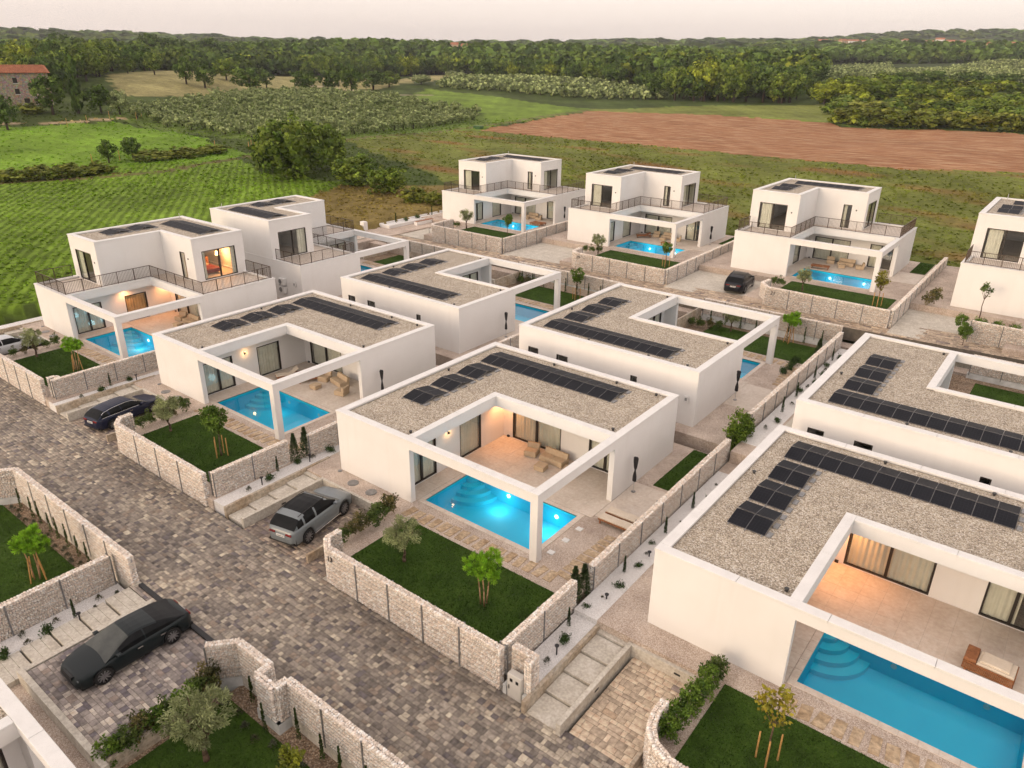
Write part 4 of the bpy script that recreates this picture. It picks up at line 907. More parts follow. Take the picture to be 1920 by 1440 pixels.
def pine_crown(seed):
    rng = np.random.default_rng(seed); Ps, Os, Is = [], [], []; k = 0
    for (cx, cy, cz, r) in ((-.22, -.05, 1.62, .34), (.2, .12, 1.72, .36), (.05, -.25, 1.55, .3), (.3, -.2, 1.5, .28), (-.05, .25, 1.55, .3)):
        P, O, I = clumped(rng, 34, 70, r, r*.8, cz, .085, .8); P[:, 0] += cx; P[:, 1] += cy; O[:, 2] += .5; Ps.append(P); Os.append(O); Is.append(I+k); k += 34
    return leafmesh('crown', rng, np.concatenate(Ps), np.concatenate(Os), np.concatenate(Is), .11, .13, ((.12, .29, .016), (.34, .58, .04)), .75)
def leafy_crown(seed, rx, rz_, cz, cols, ncl=34, per=26, size=.13):
    rng = np.random.default_rng(seed); P, O, I = clumped(rng, ncl, per, rx, rz_, cz, .17, .6); return leafmesh('crown', rng, P, O, I, size, .7, cols, .35)
OLT = [trunk_mesh(11, .62, .075, 5, .5, 1.7), trunk_mesh(12, .6, .07, 5, .5, 1.7)]; OLC = [olive_crown(21), olive_crown(22)]
PNC = [pine_crown(31), pine_crown(32)]
def pine_trunks(seed):
    m = MB(); rng = random.Random(seed)
    for (bx, by, tx, ty, h) in ((-.1, .02, -.2, -.03, 1.4), (.06, .1, .18, .1, 1.5), (.04, -.06, .04, -.22, 1.35)):
        m.tube([(bx, by, -.05), ((bx+tx)/2+.02, (by+ty)/2, h/2), (tx, ty, h)], [.026, .022, .016], 7)
    return m.mesh('trunk', MT['rust'], smooth=True)
PNT = pine_trunks(1)
GRN = ((.065, .13, .016), (.17, .27, .035)); YEL = ((.16, .17, .02), (.42, .33, .03)); PHO = ((.045, .085, .018), (.13, .18, .04))
MUT = [trunk_mesh(41, 1.25, .035, 5, .35, 2.1, wig=.03), trunk_mesh(42, 1.1, .03, 5, .5, 2.0, wig=.03)]
MUC = [leafy_crown(43, .46, .52, 1.75, GRN, 50, 60, .085), leafy_crown(44, .45, .42, 1.75, YEL, 28, 16, .10), leafy_crown(45, .42, .55, 1.8, GRN, 46, 52, .085)]
STK = [(-.32, -.1, 1.15, 0, 0), (.08, -.34, 1.2, 0, 0), (.28, .22, 1.15, 0, 0)]
STP = [(-.34, -.12, 1.2, .16, .05), (.1, -.36, 1.25, -.02, .14), (.34, .2, 1.25, -.12, -.08), (-.1, .32, 1.2, .02, -.12)]
tree('olive_tree', (8.55, -3.6, 0), 'round grey-green olive tree on the lawn of the central villa', 'olive tree', OLT[0], OLC[0], 1.1, .3, 'garden olive trees')
tree('olive_tree', (-11.34, -3.54, 0), 'olive tree on the lawn beside the dark blue estate car', 'olive tree', OLT[1], OLC[1], 1.12, 1.2, 'garden olive trees')
tree('olive_tree', (-29.95, -3.55, .1), 'olive tree on the lawn at the left edge', 'olive tree', OLT[0], OLC[1], 1.1, 2.2, 'garden olive trees')
tree('olive_tree', (10.03, -14.43, -1.1), 'big silvery olive tree on the lawn at the bottom left', 'olive tree', OLT[1], OLC[0], 1.5, 4.0, 'garden olive trees')
tree('olive_tree', (8.0, 34.0, .47), 'small olive tree on the shaded lawn behind the pergola of the second row', 'olive tree', OLT[0], OLC[0], .95, 2, 'garden olive trees')
tree('olive_tree', (-31.6, 46.5, 1.37), 'dark olive tree above the leftmost far gabion wall', 'olive tree', OLT[0], OLC[1], 1.15, 3, 'garden olive trees')
tree('olive_tree', (-11.6, 44.9, 1.74), 'greyish olive tree at the corner before the second far villa', 'olive tree', OLT[1], OLC[0], 1.05, 1, 'garden olive trees')
tree('olive_tree', (10.4, 43.4, 2.2), 'pale olive tree before the pool of the third far villa', 'olive tree', OLT[1], OLC[1], 1.0, 5, 'garden olive trees')
tree('pine_tree', (13.2, -3.6, 0), 'bright green multi-stemmed young pine on the central lawn', 'pine tree', PNT, PNC[0], 1.3, .4, 'young pines', STP[:0])
tree('pine_tree', (-4.5, -13.9, -1.1), 'bright green young pine with stakes on the lawn at the left edge', 'pine tree', PNT, PNC[1], 1.3, 1.4, 'young pines', STP)
tree('pine_tree', (-25.03, -2.8, .1), 'bright green staked young pine beside the pool of the lit-bedroom villa', 'pine tree', PNT, PNC[0], 1.2, 2.8, 'young pines', STP[:3])
tree('pine_tree', (12.6, 34.3, .47), 'bright green young pine on the lawn behind the second-row pergola', 'pine tree', PNT, PNC[1], 1.25, .2, 'young pines', STP[:3])
tree('young_tree', (-6.34, -3.3, 0), 'leafy green young tree with four stakes on the lawn near the slab walkway', 'tree', MUT[0], MUC[0], 1.4, 0, 'staked young trees', STK+[(-.15, .25, 1.2, 0, 0)])
tree('young_tree', (25.2, -3.75, .2), 'thin young tree with yellow leaves and wooden stakes at the bottom right', 'tree', MUT[1], MUC[1], 1.35, .7, 'staked young trees', STK)
tree('young_tree', (13.2, -13.2, -1.1), 'young yellow-green tree by the plinth wall at the bottom edge', 'tree', MUT[1], leafy_crown(47, .42, .4, 1.4, ((.11, .15, .02), (.30, .32, .03)), 26, 20), .95, 2.2, 'staked young trees')
tree('young_tree', (-7.1, 34.0, .14), 'tall slim young tree behind the pergola left of centre', 'tree', MUT[0], MUC[2], 1.3, 1, 'staked young trees', STK)
tree('young_tree', (-25.0, 46.3, 1.37), 'young green tree before the pool of the leftmost far villa', 'tree', MUT[0], MUC[0], 1.15, 2, 'staked young trees')
tree('young_tree', (-3.5, 44.6, 1.74), 'staked young tree before the pool of the second far villa', 'tree', MUT[0], MUC[2], 1.1, 3, 'staked young trees', STK)
tree('young_tree', (16.7, 42.9, 2.2), 'staked yellowish young tree before the third far villa', 'tree', MUT[0], leafy_crown(48, .42, .5, 1.75, ((.12, .13, .02), (.28, .25, .03)), 28, 22), 1.25, 4, 'staked young trees', STK)
tree('young_tree', (23.9, 37.4, 1.6), 'bushy green young tree by the back road at the right', 'tree', MUT[1], MUC[0], .95, 4, 'staked young trees')
tree('young_tree', (24.0, 43.4, 2.6), 'slender sparse tree in front of the right far villa wall', 'tree', MUT[0], leafy_crown(49, .35, .45, 1.9, PHO, 18, 14), 1.2, 1, 'staked young trees')
# hedges of single shrubs
def shrub_mesh(seed, rx, h, cols, ncl=26, per=34, size=.085):
    rng = np.random.default_rng(seed); P, O, I = clumped(rng, ncl, per, rx*.8, h*.42, h*.5, .15, .45); P[:, 2] = np.maximum(P[:, 2], .02); return leafmesh('shrub', rng, P, O, I, size, .55, cols, .4)
SHR = [shrub_mesh(50+i, .42, .95, ((.045, .09, .018), (.15, .20, .045)) if i < 2 else ((.06, .08, .024), (.20, .16, .06))) for i in range(4)]
BRT = [shrub_mesh(60+i, .45, .85, ((.045, .11, .015), (.18, .27, .032)), 30, 38) for i in range(2)]
def shrub(loc, label, me, s, rz=0, group='hedge shrubs', name='shrub', cat='shrub'):
    o = inst(name, me, None, loc, rz, (s, s, s)); tag(o, label, cat, group)
_r = random.Random(9)
for i in range(6): shrub((5.4+_r.uniform(-.08, .08), -4.55+i*.62, 0), f'{ORD[i]} leafy reddish-green hedge shrub from the road beside the grey car', SHR[(i*3) % 4], 1.15+.05*i+(.1 if i == 5 else 0), i*1.3)
for i in range(5): shrub((-13.05+_r.uniform(-.1, .1), -4.5+i*.72, 0), f'{ORD[i]} hedge shrub from the road beside the dark blue estate car', SHR[i % 4], 1.1+(.25 if i == 4 else 0), i*1.1)
for i in range(5): shrub((-31.2+_r.uniform(-.1, .1), -4.6+i*.75, .1), f'{ORD[i]} shrub from the road on the garden border at the left edge', SHR[(i+1) % 4], .9+(.2 if i == 4 else 0), i*1.7)
for i in range(6): shrub((22.35+_r.uniform(-.08, .08), -4.9+i*.70, .15), f'{ORD[i]} dense green hedge shrub from the rounded wall at the bottom right', (BRT+SHR)[i % 2 if i < 5 else 3], 1.25 if i < 5 else 1.25, i*1.9)
for i in range(8): shrub((7.75+_r.uniform(-.12, .12), -16.4+i*.52, -1.0), f'{ORD[i]} green shrub from the house on the border of the dark saloon driveway', (BRT+SHR)[(i*2) % 5], 1.25+.04*i, i*2.1)
for i in range(4): shrub((-15.0+i*.8, 34.9, .14), f'{ORD[i]} dark hedge shrub seen through the pergola left of centre', SHR[i % 3], 1.1, i)
for i in range(4): shrub((5.0+i*.7, 33.0+.2*i, .47), f'{ORD[i]} dark hedge shrub seen through the pergola of the second row', SHR[i % 3], 1.05, i*2)
for i in range(6): shrub((23.2+i*1.15, 40.4-.05*i, 2.55), f'{ORD[i]} dense hedge shrub on top of the right far wall', BRT[i % 2], 1.25, i)
for i in range(3): shrub((-12.9+i*.7, 44.4+.3*i, 1.74), f'{ORD[i]} shrub beside the olive of the second far villa', SHR[i % 2], 1.0, i)
for i in range(3): shrub((-34.2+i*.8, 46.2-.1*i, 1.37), f'{ORD[i]} shrub beside the dark olive of the leftmost far villa', SHR[i % 2], .95, i)
for i in range(2): shrub((7.9+i*.6, 43.3+.2*i, 2.2), f'{ORD[i]} shrub by the corner of the wall numbered 21', SHR[i % 2], 1.1, i)
shrub((20.3, 44.8, 2.4), 'tall brownish bush at the corner of the right far villa', SHR[3], 1.9, 1); shrub((-6.7, 20.0, .12), 'single green bush beside the side wall of the villa left of centre', BRT[0], .9, 1)
# slim conifers and bamboo by the side walls
def slim(seed, h, r, cols, n=1500, size=.12, aspect=.25):
    rng = np.random.default_rng(seed); z = rng.random(n)**.8*h; a = rng.uniform(0, 6.28, n); rr = r*(1-(z/h)**1.4*.85)*rng.uniform(.3, 1.1, n); P = np.stack([np.cos(a)*rr, np.sin(a)*rr, z+.03], -1)
    O = np.stack([np.cos(a)*.7, np.sin(a)*.7, np.full(n, .8)], -1); I = (z/h*14).astype(int); return leafmesh('crown', rng, P, O, I, size, aspect, cols, .7)
CON = slim(71, 1.75, .34, ((.03, .055, .018), (.085, .125, .045)), 1900); CYP = slim(72, .95, .085, ((.022, .045, .012), (.05, .085, .02)), 700, .07, .3); BAM = leafy_crown(73, .5, .72, .85, ((.06, .12, .016), (.19, .27, .035)), 56, 44, .10)
VIN = slim(74, 1.2, .07, ((.025, .05, .012), (.07, .11, .02)), 260, .08, .6)
for (x, y, z, me, s, lab) in ((16.0, -1.05, 0, CON, 1.0, 'slim conifer at the wall gap beside the central lawn, nearer the road'), (16.1, -.5, 0, CON, .92, 'slim conifer at the wall gap beside the central lawn, farther from the road'),
    (-2.72, -1.0, 0, CON, .95, 'left one of two slim conifers by the slab walkway of the central villa'), (-2.6, -.35, 0, CON, 1.05, 'right one of two slim conifers by the slab walkway of the central villa'),
    (16.1, 15.2, .1, BAM, 1.2, 'bushy green bamboo clump at the end of the long gabion wall, near one'), (16.05, 16.1, .3, BAM, 1.3, 'bushy green bamboo clump at the end of the long gabion wall, far one'),
    (15.75, 31.2, .47, CON, 1.1, 'slim conifer at the far end of the second-row side wall')):
    o = inst('conifer' if me is CON else 'bamboo', me, None, (x, y, z), x*7, (s, s, s)); tag(o, lab, 'conifer' if me is CON else 'bamboo', 'slim garden conifers')
LOW = [shrub_mesh(80+i, .26, .30, ((.022, .055, .014), (.07, .12, .025)), 18, 26, .07) for i in range(2)]; LAV = [slim(83, .26, .16, ((.075, .085, .055), (.15, .16, .11)), 130, .12, .18), slim(84, .2, .2, ((.05, .06, .035), (.12, .11, .06)), 120, .11, .2)]
def strip(ox, oy, oz, phrase, ymax, flip=1):
    items = [(-1.95, -4.5, LAV[0], 1.0, 'grey tuft'), (-2.08, -3.15, LOW[0], 1.0, 'round shrub'), (-2.4, -2.4, CYP, 1.0, 'little cypress'), (-2.37, -1.1, LOW[1], .9, 'round shrub'), (-2.2, -.2, LAV[1], .9, 'grey tuft'),
             (-1.98, .9, LOW[0], 1.05, 'round shrub'), (-2.32, 1.83, CYP, 1.05, 'little cypress'), (-2.01, 2.62, LOW[1], 1.0, 'round shrub'), (-2.2, 3.6, LAV[0], .9, 'grey tuft'), (-2.37, 4.5, LOW[0], .8, 'round shrub'), (-2.28, 5.6, CYP, 1.1, 'little cypress'), (-2.1, 6.9, LAV[1], .9, 'grey tuft'), (-2.2, 8.4, CYP, 1.1, 'little cypress'), (-2.0, 9.8, LOW[1], .9, 'round shrub'), (-2.2, 11.2, LAV[0], .9, 'grey tuft')]
    cnt = {}
    for (x, y, me, s, kd) in items:
        if y > ymax: continue
        cnt[kd] = cnt.get(kd, 0)+1; yy = oy+y if flip == 1 else oy+B_-y
        o = inst(kd.replace(' ', '_').replace('little_', '').replace('round_', '').replace('grey_', 'lavender_'), me, None, (ox+x, yy, oz+.01), x*9+y, (s, s, s)); tag(o, f'{ORD[cnt[kd]-1]} {kd} from the road in the white gravel {phrase}', 'plant', 'white gravel strip plants')
strip(0, 0, 0, 'left of the central villa', 2.8); strip(19.1, -.1, .03, 'right of the central lawn', 12); strip(-18.3, -.2, 0, 'beside the blue car walkway', -1); strip(19.17, 15.5, .95, 'right of the second-row side wall', 13, -1)
for i, (x, y, me, s) in enumerate(((-.35, -12.3, LAV[0], 1), (-.76, -12.9, LAV[1], 1), (-.1, -13.35, LAV[0], 1.1), (-.7, -14.7, LAV[1], 1), (-.9, -15.9, LAV[0], 1), (-.25, -15.95, LAV[1], 1), (-.3, -14.1, CYP, 1.05), (-.25, -15.2, LOW[0], 1.15), (-.2, -16.85, LOW[1], 1.2))):
    kd = {id(LAV[0]): 'lavender_tuft', id(LAV[1]): 'lavender_tuft', id(CYP): 'cypress', id(LOW[0]): 'shrub', id(LOW[1]): 'shrub'}[id(me)]
    o = inst(kd, me, None, (x, y, -.94), i, (s, s, s)); tag(o, f'{ORD[i]} plant listed from the road in the gravel left of the dark saloon: {kd.replace("_", " ")}' if False else f'{kd.replace("_", " ")} number {ORD[i]} down the gravel bed left of the dark saloon', 'plant', 'gravel bed plants by the saloon')
for i, (x, y) in enumerate(((-11.4, -11.98), (-9.9, -11.98), (-9.0, -11.98), (-7.85, -11.98), (-7.0, -11.98), (-5.9, -11.98), (-4.8, -11.98), (-3.8, -11.98))):
    o = inst('climbing_plant', VIN, None, (x, y, -1.1), i*1.1, (1, 1, .95+.08*(i % 3))); tag(o, f'{ORD[i]} climbing plant from the left along the inner face of the left roadside wall', 'plant', 'climbing plants on the plinth walls')
for i, (x, y) in enumerate(((9.1, -11.98), (10.6, -12.5), (11.8, -11.98), (13.1, -11.98), (14.05, -11.98), (15.4, -11.98))):
    o = inst('climbing_plant', VIN, None, (x, y, -1.1), i*1.3, (1.1, 1.1, 1.0+.1*(i % 3))); tag(o, f'{ORD[i]} climbing plant from the left along the zigzag gabion wall', 'plant', 'climbing plants on the plinth walls')
for i, x in enumerate((7.46, 9.0, 10.1, 11.0, 12.6, 13.8, 14.9)):
    o = inst('climbing_plant', VIN, None, (x, -5.75, 0), i*1.3, (.8, .8, .75+.1*(i % 3))); tag(o, f'{ORD[i]} yellowish climber from the left behind the wall numbered 13', 'plant', 'climbers behind the roadside walls')
for i, x in enumerate((-11.4, -9.8, -8.4, -7.1, -5.6, -4.3)):
    o = inst('climbing_plant', VIN, None, (x, -5.75, 0), i*1.3, (.8, .8, .75+.1*(i % 3))); tag(o, f'{ORD[i]} climber from the left behind the wall before the staked green tree', 'plant', 'climbers behind the roadside walls')
for i, (x, y) in enumerate(((4.5+1.3*k, 34.9) for k in range(9))):
    o = inst('climbing_plant', VIN, None, (x, y, .5), i, (1.2, 1.2, 1.1)); tag(o, f'{ORD[i]} climber from the left on the garden side of the second-row road wall', 'plant', 'climbers on the back road walls')
for i, (x, y) in enumerate(((-14.3+1.3*k, 35.15) for k in range(9))):
    o = inst('climbing_plant', VIN, None, (x, y, .2), i, (1.2, 1.2, 1.1)); tag(o, f'{ORD[i]} climber from the left on the road wall behind the villa left of centre', 'plant', 'climbers on the back road walls')
for i in range(14):
    x = -11.5+i*.58; o = inst('lavender_tuft', LAV[i % 2], None, (x, -12.35+.12*math.sin(i*2), -1.1), i, (1.1, 1.1, 1.1)); tag(o, f'{ORD[i]} dry tuft from the left in the mulch under the climbers', 'plant', 'mulch bed tufts')
for i in range(10):
    x = 8.5+i*.72; o = inst('lavender_tuft', LAV[i % 2], None, (x, -12.75+.3*(x > 10)*(x < 11.2)*-1+.12*math.sin(i*2.3), -1.1), i, (1.15, 1.15, 1.15)); tag(o, f'{ORD[i]} dry tuft from the left in the mulch inside the zigzag wall', 'plant', 'mulch bed tufts')
for i, (x, y) in enumerate(((14.5, 27.9), (14.6, 28.9), (14.5, 29.8), (14.45, 30.8))):
    o = inst('shrub', LOW[i % 2], None, (x, y, .47), i, (1.3, 1.3, 1.3)); tag(o, f'{ORD[i]} round shrub in the row along the second-row side wall, nearest first', 'plant', 'shrub row by the second-row wall')

# ------------------------------------------------------------------ cars
def paint(name, c, metal=.0, rough=.35):
    b = NB(name); b.set(c, rough, metal, .5); b.p.inputs['Coat Weight'].default_value = .06 if max(c) < .1 else .4; b.p.inputs['Coat Roughness'].default_value = .05; b.p.inputs['Specular IOR Level'].default_value = .3 if max(c) < .1 else .5; return b.mat
MT['carglass'] = vari('car_glass', (.006, .007, .008), (.012, .013, .014), 3, .3, 0, .12); MT['screen'] = vari('car_windscreen', (.05, .055, .05), (.09, .095, .085), 2, .15, 0, .4)
MT['tyre'] = vari('tyre', (.012, .012, .012), (.02, .02, .02), 8, .8); MT['rim'] = vari('rim', (.3, .3, .31), (.42, .42, .43), 6, .35, .7); MT['redlamp'] = vari('tail_lamp', (.13, .006, .008), (.2, .01, .012), 4, .25); MT['headlamp'] = vari('head_lamp', (.08, .09, .1), (.14, .15, .16), 4, .15)
MT['trim'] = vari('car_trim', (.01, .01, .01), (.018, .018, .018), 4, .5); MT['chrome'] = vari('chrome', (.6, .6, .6), (.7, .7, .7), 4, .15, 1)
def wheel(parent, x, y, r, side):
    t = MB(); n = 28; prof = [(-.10, r*.72), (-.10, r*.96), (-.07, r), (.07, r), (.10, r*.96), (.10, r*.72)]
    for i in range(n):
        a0, a1 = 2*math.pi*i/n, 2*math.pi*(i+1)/n
        for (w0, r0), (w1, r1) in zip(prof[:-1], prof[1:]):
            t.add([(r0*math.cos(a0), w0, r0*math.sin(a0)), (r0*math.cos(a1), w0, r0*math.sin(a1)), (r1*math.cos(a1), w1, r1*math.sin(a1)), (r1*math.cos(a0), w1, r1*math.sin(a0))], [(0, 1, 2, 3)])
    o = empty('wheel', (x, y, r), 0, parent); inst('tyre', t.mesh('tyre', MT['tyre'], smooth=True), o)
    m = MB(); m.cyl((0, .02*side, 0), (0, .05*side, 0), r*.73, n=26, mi=1)
    for k in range(10):
        a = 2*math.pi*k/10; c, s = math.cos(a), math.sin(a); w_ = .022
        p = [(c*.05-s*w_, .088*side, s*.05+c*w_), (c*.05+s*w_, .088*side, s*.05-c*w_), (c*r*.7+s*w_*.8, .095*side, s*r*.7-c*w_*.8), (c*r*.7-s*w_*.8, .095*side, s*r*.7+c*w_*.8)]
        q = [(x_, .05*side, z_) for x_, y_, z_ in p]; m.add(p+q, [(0,1,2,3),(0,1,5,4),(1,2,6,5),(2,3,7,6),(3,0,4,7)])
    m.cyl((0, .04*side, 0), (0, .10*side, 0), .055, n=12); m.cyl((0, .085*side, 0), (0, .098*side, 0), r*.73, r*.70, n=26, caps=False)
    inst('rim', m.mesh('rim', [MT['rim'], MT['trim']]), o)
def car(kind, loc, rz, label, col_, roofmat=None, screen='screen'):
    S = {'suv': dict(L=4.5, W=1.84, H=1.62, r=.375, wb=(-1.33, 1.36), zb=.26, belt=[(-2.25, .66), (-2.2, .92), (-2.05, 1.05), (-1.6, 1.10), (0, 1.06), (.8, 1.03), (1.4, 1.0), (1.85, .93), (2.1, .82), (2.2, .70), (2.25, .52)],
                      roof=[(-2.1, 1.06), (-1.9, 1.26), (-1.68, 1.44), (-1.4, 1.52), (-1.0, 1.58), (-.5, 1.61), (-.1, 1.59), (.2, 1.53), (.45, 1.42), (1.1, 1.04)], gl=(-1.68, .3)),
         'estate': dict(L=4.6, W=1.74, H=1.36, r=.315, wb=(-1.38, 1.42), zb=.2, belt=[(-2.3, .62), (-2.22, .88), (-1.6, .92), (.7, .86), (1.3, .80), (2.0, .70), (2.22, .60), (2.3, .42)],
                      roof=[(-2.18, .9), (-1.95, 1.12), (-1.7, 1.25), (-1.1, 1.34), (-.2, 1.36), (.2, 1.31), (1.12, .84)], gl=(-1.7, .3)),
         'saloon': dict(L=4.55, W=1.78, H=1.30, r=.34, wb=(-1.32, 1.36), zb=.17, belt=[(-2.27, .58), (-2.2, .84), (-2.0, .89), (-1.5, .90), (.3, .87), (.9, .83), (1.4, .78), (1.85, .71), (2.1, .62), (2.22, .52), (2.27, .40)],
                      roof=[(-2.02, .90), (-1.7, .99), (-1.3, 1.12), (-.9, 1.22), (-.45, 1.28), (-.1, 1.295), (.15, 1.27), (.4, 1.19), (.75, 1.03), (1.2, .81)], gl=(-.95, .12))}[kind]
    root = empty('car', loc, rz); tag(root, label, 'car', 'parked cars'); P = paint('paint_'+label[:18], col_); L, W, r, zb = S['L'], S['W']/2, S['r'], S['zb']
    bx, bz = zip(*S['belt']); ra = r*1.12
    xs = sorted(set(np.round(np.concatenate([np.linspace(-L/2, L/2, 92)]), 4)))
    def hw(x): t = abs(x)/(L/2); return W*(1-.12*max(0, (t-.5)/.5)**2-.22*max(0, (t-.86)/.14)**2)
    def sect(x):
        w_, zs = hw(x), float(np.interp(x, bx, bz)); z0 = zb+.22*max(0, (abs(x)/(L/2)-.86)/.14)**2*(.6)
        for c in S['wb']:
            if abs(x-c) < ra: z0 = max(z0, r+math.sqrt(ra*ra-(x-c)**2)-.01)
        z0 = min(z0, zs-.10); d = zs-z0
        e = max(0, (abs(x)/(L/2)-.93)/.07)
        return [(w_*.90, z0), (w_*.985, z0+d*.10), (w_, z0+d*.38), (w_*1.0, z0+d*.58), (w_*.975, z0+d*.84), (w_*.92, zs-.012), (w_*.80, zs+.012), (w_*.45, zs+.03*(1-e)), (0, zs+.04*(1-e))]
    V = []; F = []
    for x in xs:
        q = sect(x); V += [(x, y, z) for y, z in q]+[(x, -y, z) for y, z in q[-2::-1]]
    k = 17
    for i in range(len(xs)-1):
        for j in range(k-1): F.append((i*k+j, i*k+j+1, (i+1)*k+j+1, (i+1)*k+j))
    F.append(tuple(range(k))[::-1]); F.append(tuple((len(xs)-1)*k+j for j in range(k)))
    m = MB(); m.add(V, [f[::-1] for f in F]); body = m.build('body', P, root, smooth=True)
    u = MB(); u.box(-L/2+.15, L/2-.15, -W*.86, W*.86, zb-.02, zb+.35); u.build('underbody', MT['trim'], root)
    # greenhouse, split into roof, screens, side windows, pillars
    rx, rzv = zip(*S['roof']); g0, g1 = S['gl']; gx = np.linspace(rx[0], rx[-1], 60); parts = {}
    def gs(x):
        zr = float(np.interp(x, rx, rzv)); zs = float(np.interp(x, bx, bz)); h = max(zr-zs, 0.004); t = min(1, h/(S['H']-.95 if kind == 'suv' else .42)); wbse = hw(x)*.915; wt = wbse-(.25*t)
        return [(wbse, zs-.015), (wbse-.05*t, zs+h*.4), (wt+.02, zs+h*.86), (wt-.05, zs+h*.97), (wt*.5, zs+h*1.0+.012*t), (0, zs+h+.02*t)]
    sp = np.interp(np.linspace(0, 1, 7), [0, 1], [g0, g1])
    midp = (g0+g1)/2+.05
    for i in range(len(gx)-1):
        a, b = gs(gx[i]), gs(gx[i+1]); xm = (gx[i]+gx[i+1])/2
        for j in range(5):
            if j >= 2: nm = 'windscreen' if xm > g1+.02 else ('rear_window' if xm < g0 else 'roof' if (kind != 'suv' or -1.28 < xm < .2) else 'roof_panel')
            else:
                if xm > g1+.55 or xm < rx[0]+.22: nm = 'pillar'
                elif abs(xm-midp) < .045 or abs(xm-(midp-.82)) < .05 and kind != 'saloon': nm = 'pillar'
                elif j == 1 and xm > g1+.02 and False: nm = 'pillar'
                else: nm = 'side_window_'+('f' if xm > midp else ('m' if xm > midp-.82 or kind == 'saloon' else 'r'))
            if nm == 'rear_window' and j == 2 and False: nm = 'pillar'
            for sgn in (1, -1):
                key = nm+(f'_{int(xm > g1)}{int(xm > midp-.3)}{int(xm > rx[0]+.3)}{sgn}' if nm == 'pillar' else f'_{int(xm > 0)}' if nm == 'roof_panel' else '' if nm in ('roof', 'windscreen', 'rear_window') else ('L' if sgn > 0 else 'R'))
                q = [(gx[i], sgn*a[j][0], a[j][1]), (gx[i+1], sgn*b[j][0], b[j][1]), (gx[i+1], sgn*b[j+1][0], b[j+1][1]), (gx[i], sgn*a[j+1][0], a[j+1][1])]
                parts.setdefault(key, MB()).add(q if sgn < 0 else q[::-1], [(0, 1, 2, 3)])
    for key, mb in parts.items():
        nm = key.split('_')[0] if key.startswith('side') else key
        name = 'side_window' if key.startswith('side') else 'pillar' if key.startswith('pillar') else 'roof_panel' if key.startswith('roof_panel') else key
        mt = MT['carglass'] if name in ('side_window', 'rear_window') else MT[screen] if name == 'windscreen' else (roofmat or P) if name == 'roof' else P
        mb.build(name, mt, root, smooth=True)
    for x in S['wb']:
        for s in (1, -1): wheel(root, x, s*(W-.09), r, s)
    zl = float(np.interp(-L/2+.1, bx, bz))
    for s in (1, -1):
        lm = MB(); lm.box(-L/2-.006, -L/2+.16, s*W*.34, s*W*.70, zl-.17, zl-.08, 0, .015); lm.build('tail_light', MT['redlamp'], root)
        hm = MB(); hm.box(L/2-.30, L/2-.10, s*W*.5, s*W*.78, .50 if kind != 'suv' else .66, .58 if kind != 'suv' else .76, 0, .02); hm.build('headlight', MT['headlamp'], root)
        mm = MB(); mm.box(.62, .80, s*W*.93, s*(W+.13), float(np.interp(.7, bx, bz))+.03, float(np.interp(.7, bx, bz))+.13, 0, .03); mm.build('mirror', P, root)
        for hx in (-.05, -.95): hb = MB(); hb.box(hx-.12, hx+.08, s*(W-.012), s*(W+.012), zl-.16, zl-.13); hb.build('door_handle', MT['chrome'] if kind != 'suv' else P, root)
        if kind == 'suv':
            rr = MB(); rr.tube([(-1.6, s*.60, 1.54), (-1.2, s*.62, 1.58), (.1, s*.62, 1.59), (.25, s*.61, 1.55)], [.018]*4, 6); rr.build('roof_rail', MT['trim'], root)
            sb = MB(); sb.box(-.95, 1.0, s*(W-.06), s*(W+.04), .30, .35, 0, .01); sb.build('running_board', MT['chrome'], root)
        if kind == 'estate':
            ch = MB(); pts = [(x, s*(gs(x)[2][0]+.012), gs(x)[2][1]) for x in np.linspace(-1.9, .55, 14)]; ch.tube(pts, [.014]*14, 5); pts = [(x, s*(gs(x)[0][0]+.012), gs(x)[0][1]+.02) for x in np.linspace(-1.95, .9, 14)]; ch.tube(pts, [.012]*14, 5); ch.build('window_trim', MT['chrome'], root)
    pl = MB(); pl.box(-L/2-.012, -L/2+.05, -.24, .24, zl-.30 if kind == 'suv' else zl-.28, zl-.19 if kind == 'suv' else zl-.17); plo = pl.build('number_plate', MT['white_plastic'], root)
    d = MB()
    for i, wv in enumerate((.03, .03, .012, .03, .03, .03, .012, .03)): d.box(-L/2-.016, -L/2-.011, -.19+i*.05, -.19+i*.05+wv, zl-.275 if kind == 'suv' else zl-.255, zl-.215 if kind == 'suv' else zl-.195)
    d.build('plate_marks', MT['trim'], plo)
    bm = MB(); bm.box(-L/2+.01, -L/2+.3, -W*.8, W*.8, zb+.05, zb+.16, 0, .02); bm.build('bumper_trim', MT['trim'], root); bm = MB(); bm.box(L/2-.3, L/2-.02, -W*.7, W*.7, zb+.05, zb+.17, 0, .02); bm.build('bumper_trim', MT['trim'], root)
    gr = MB(); gr.box(L/2-.12, L/2-.02, -W*.38, W*.38, .45, .62); gr.build('grille', MT['trim'], root)
    for s in (1, -1): MB().tube([(1.95, s*.40, float(np.interp(1.95, bx, bz))+.02), (1.2, s*.5, float(np.interp(1.2, bx, bz))+.022)], [.012, .012], 5).build('bonnet_crease', P, root)
    return root
GZ = -.496
car('suv', (2.38, -3.85, GZ), R_(102), 'grey sport utility car parked nose-in beside the central villa', srgb(112, 120, 124), MT['carglass'])
car('saloon', (3.74, -13.75, -.58), R_(-90), 'black-green saloon car parked on the driveway at the bottom left', (.006, .012, .014), None)
car('estate', (-16.35, -3.85, GZ), R_(99), 'dark blue estate car half hidden by shrubs and the gabion wall', (.008, .012, .035), None)
car('suv', (5.1, 42.3, 1.655), R_(97), 'small dark car parked before the third far villa', (.012, .014, .02), MT['carglass'])
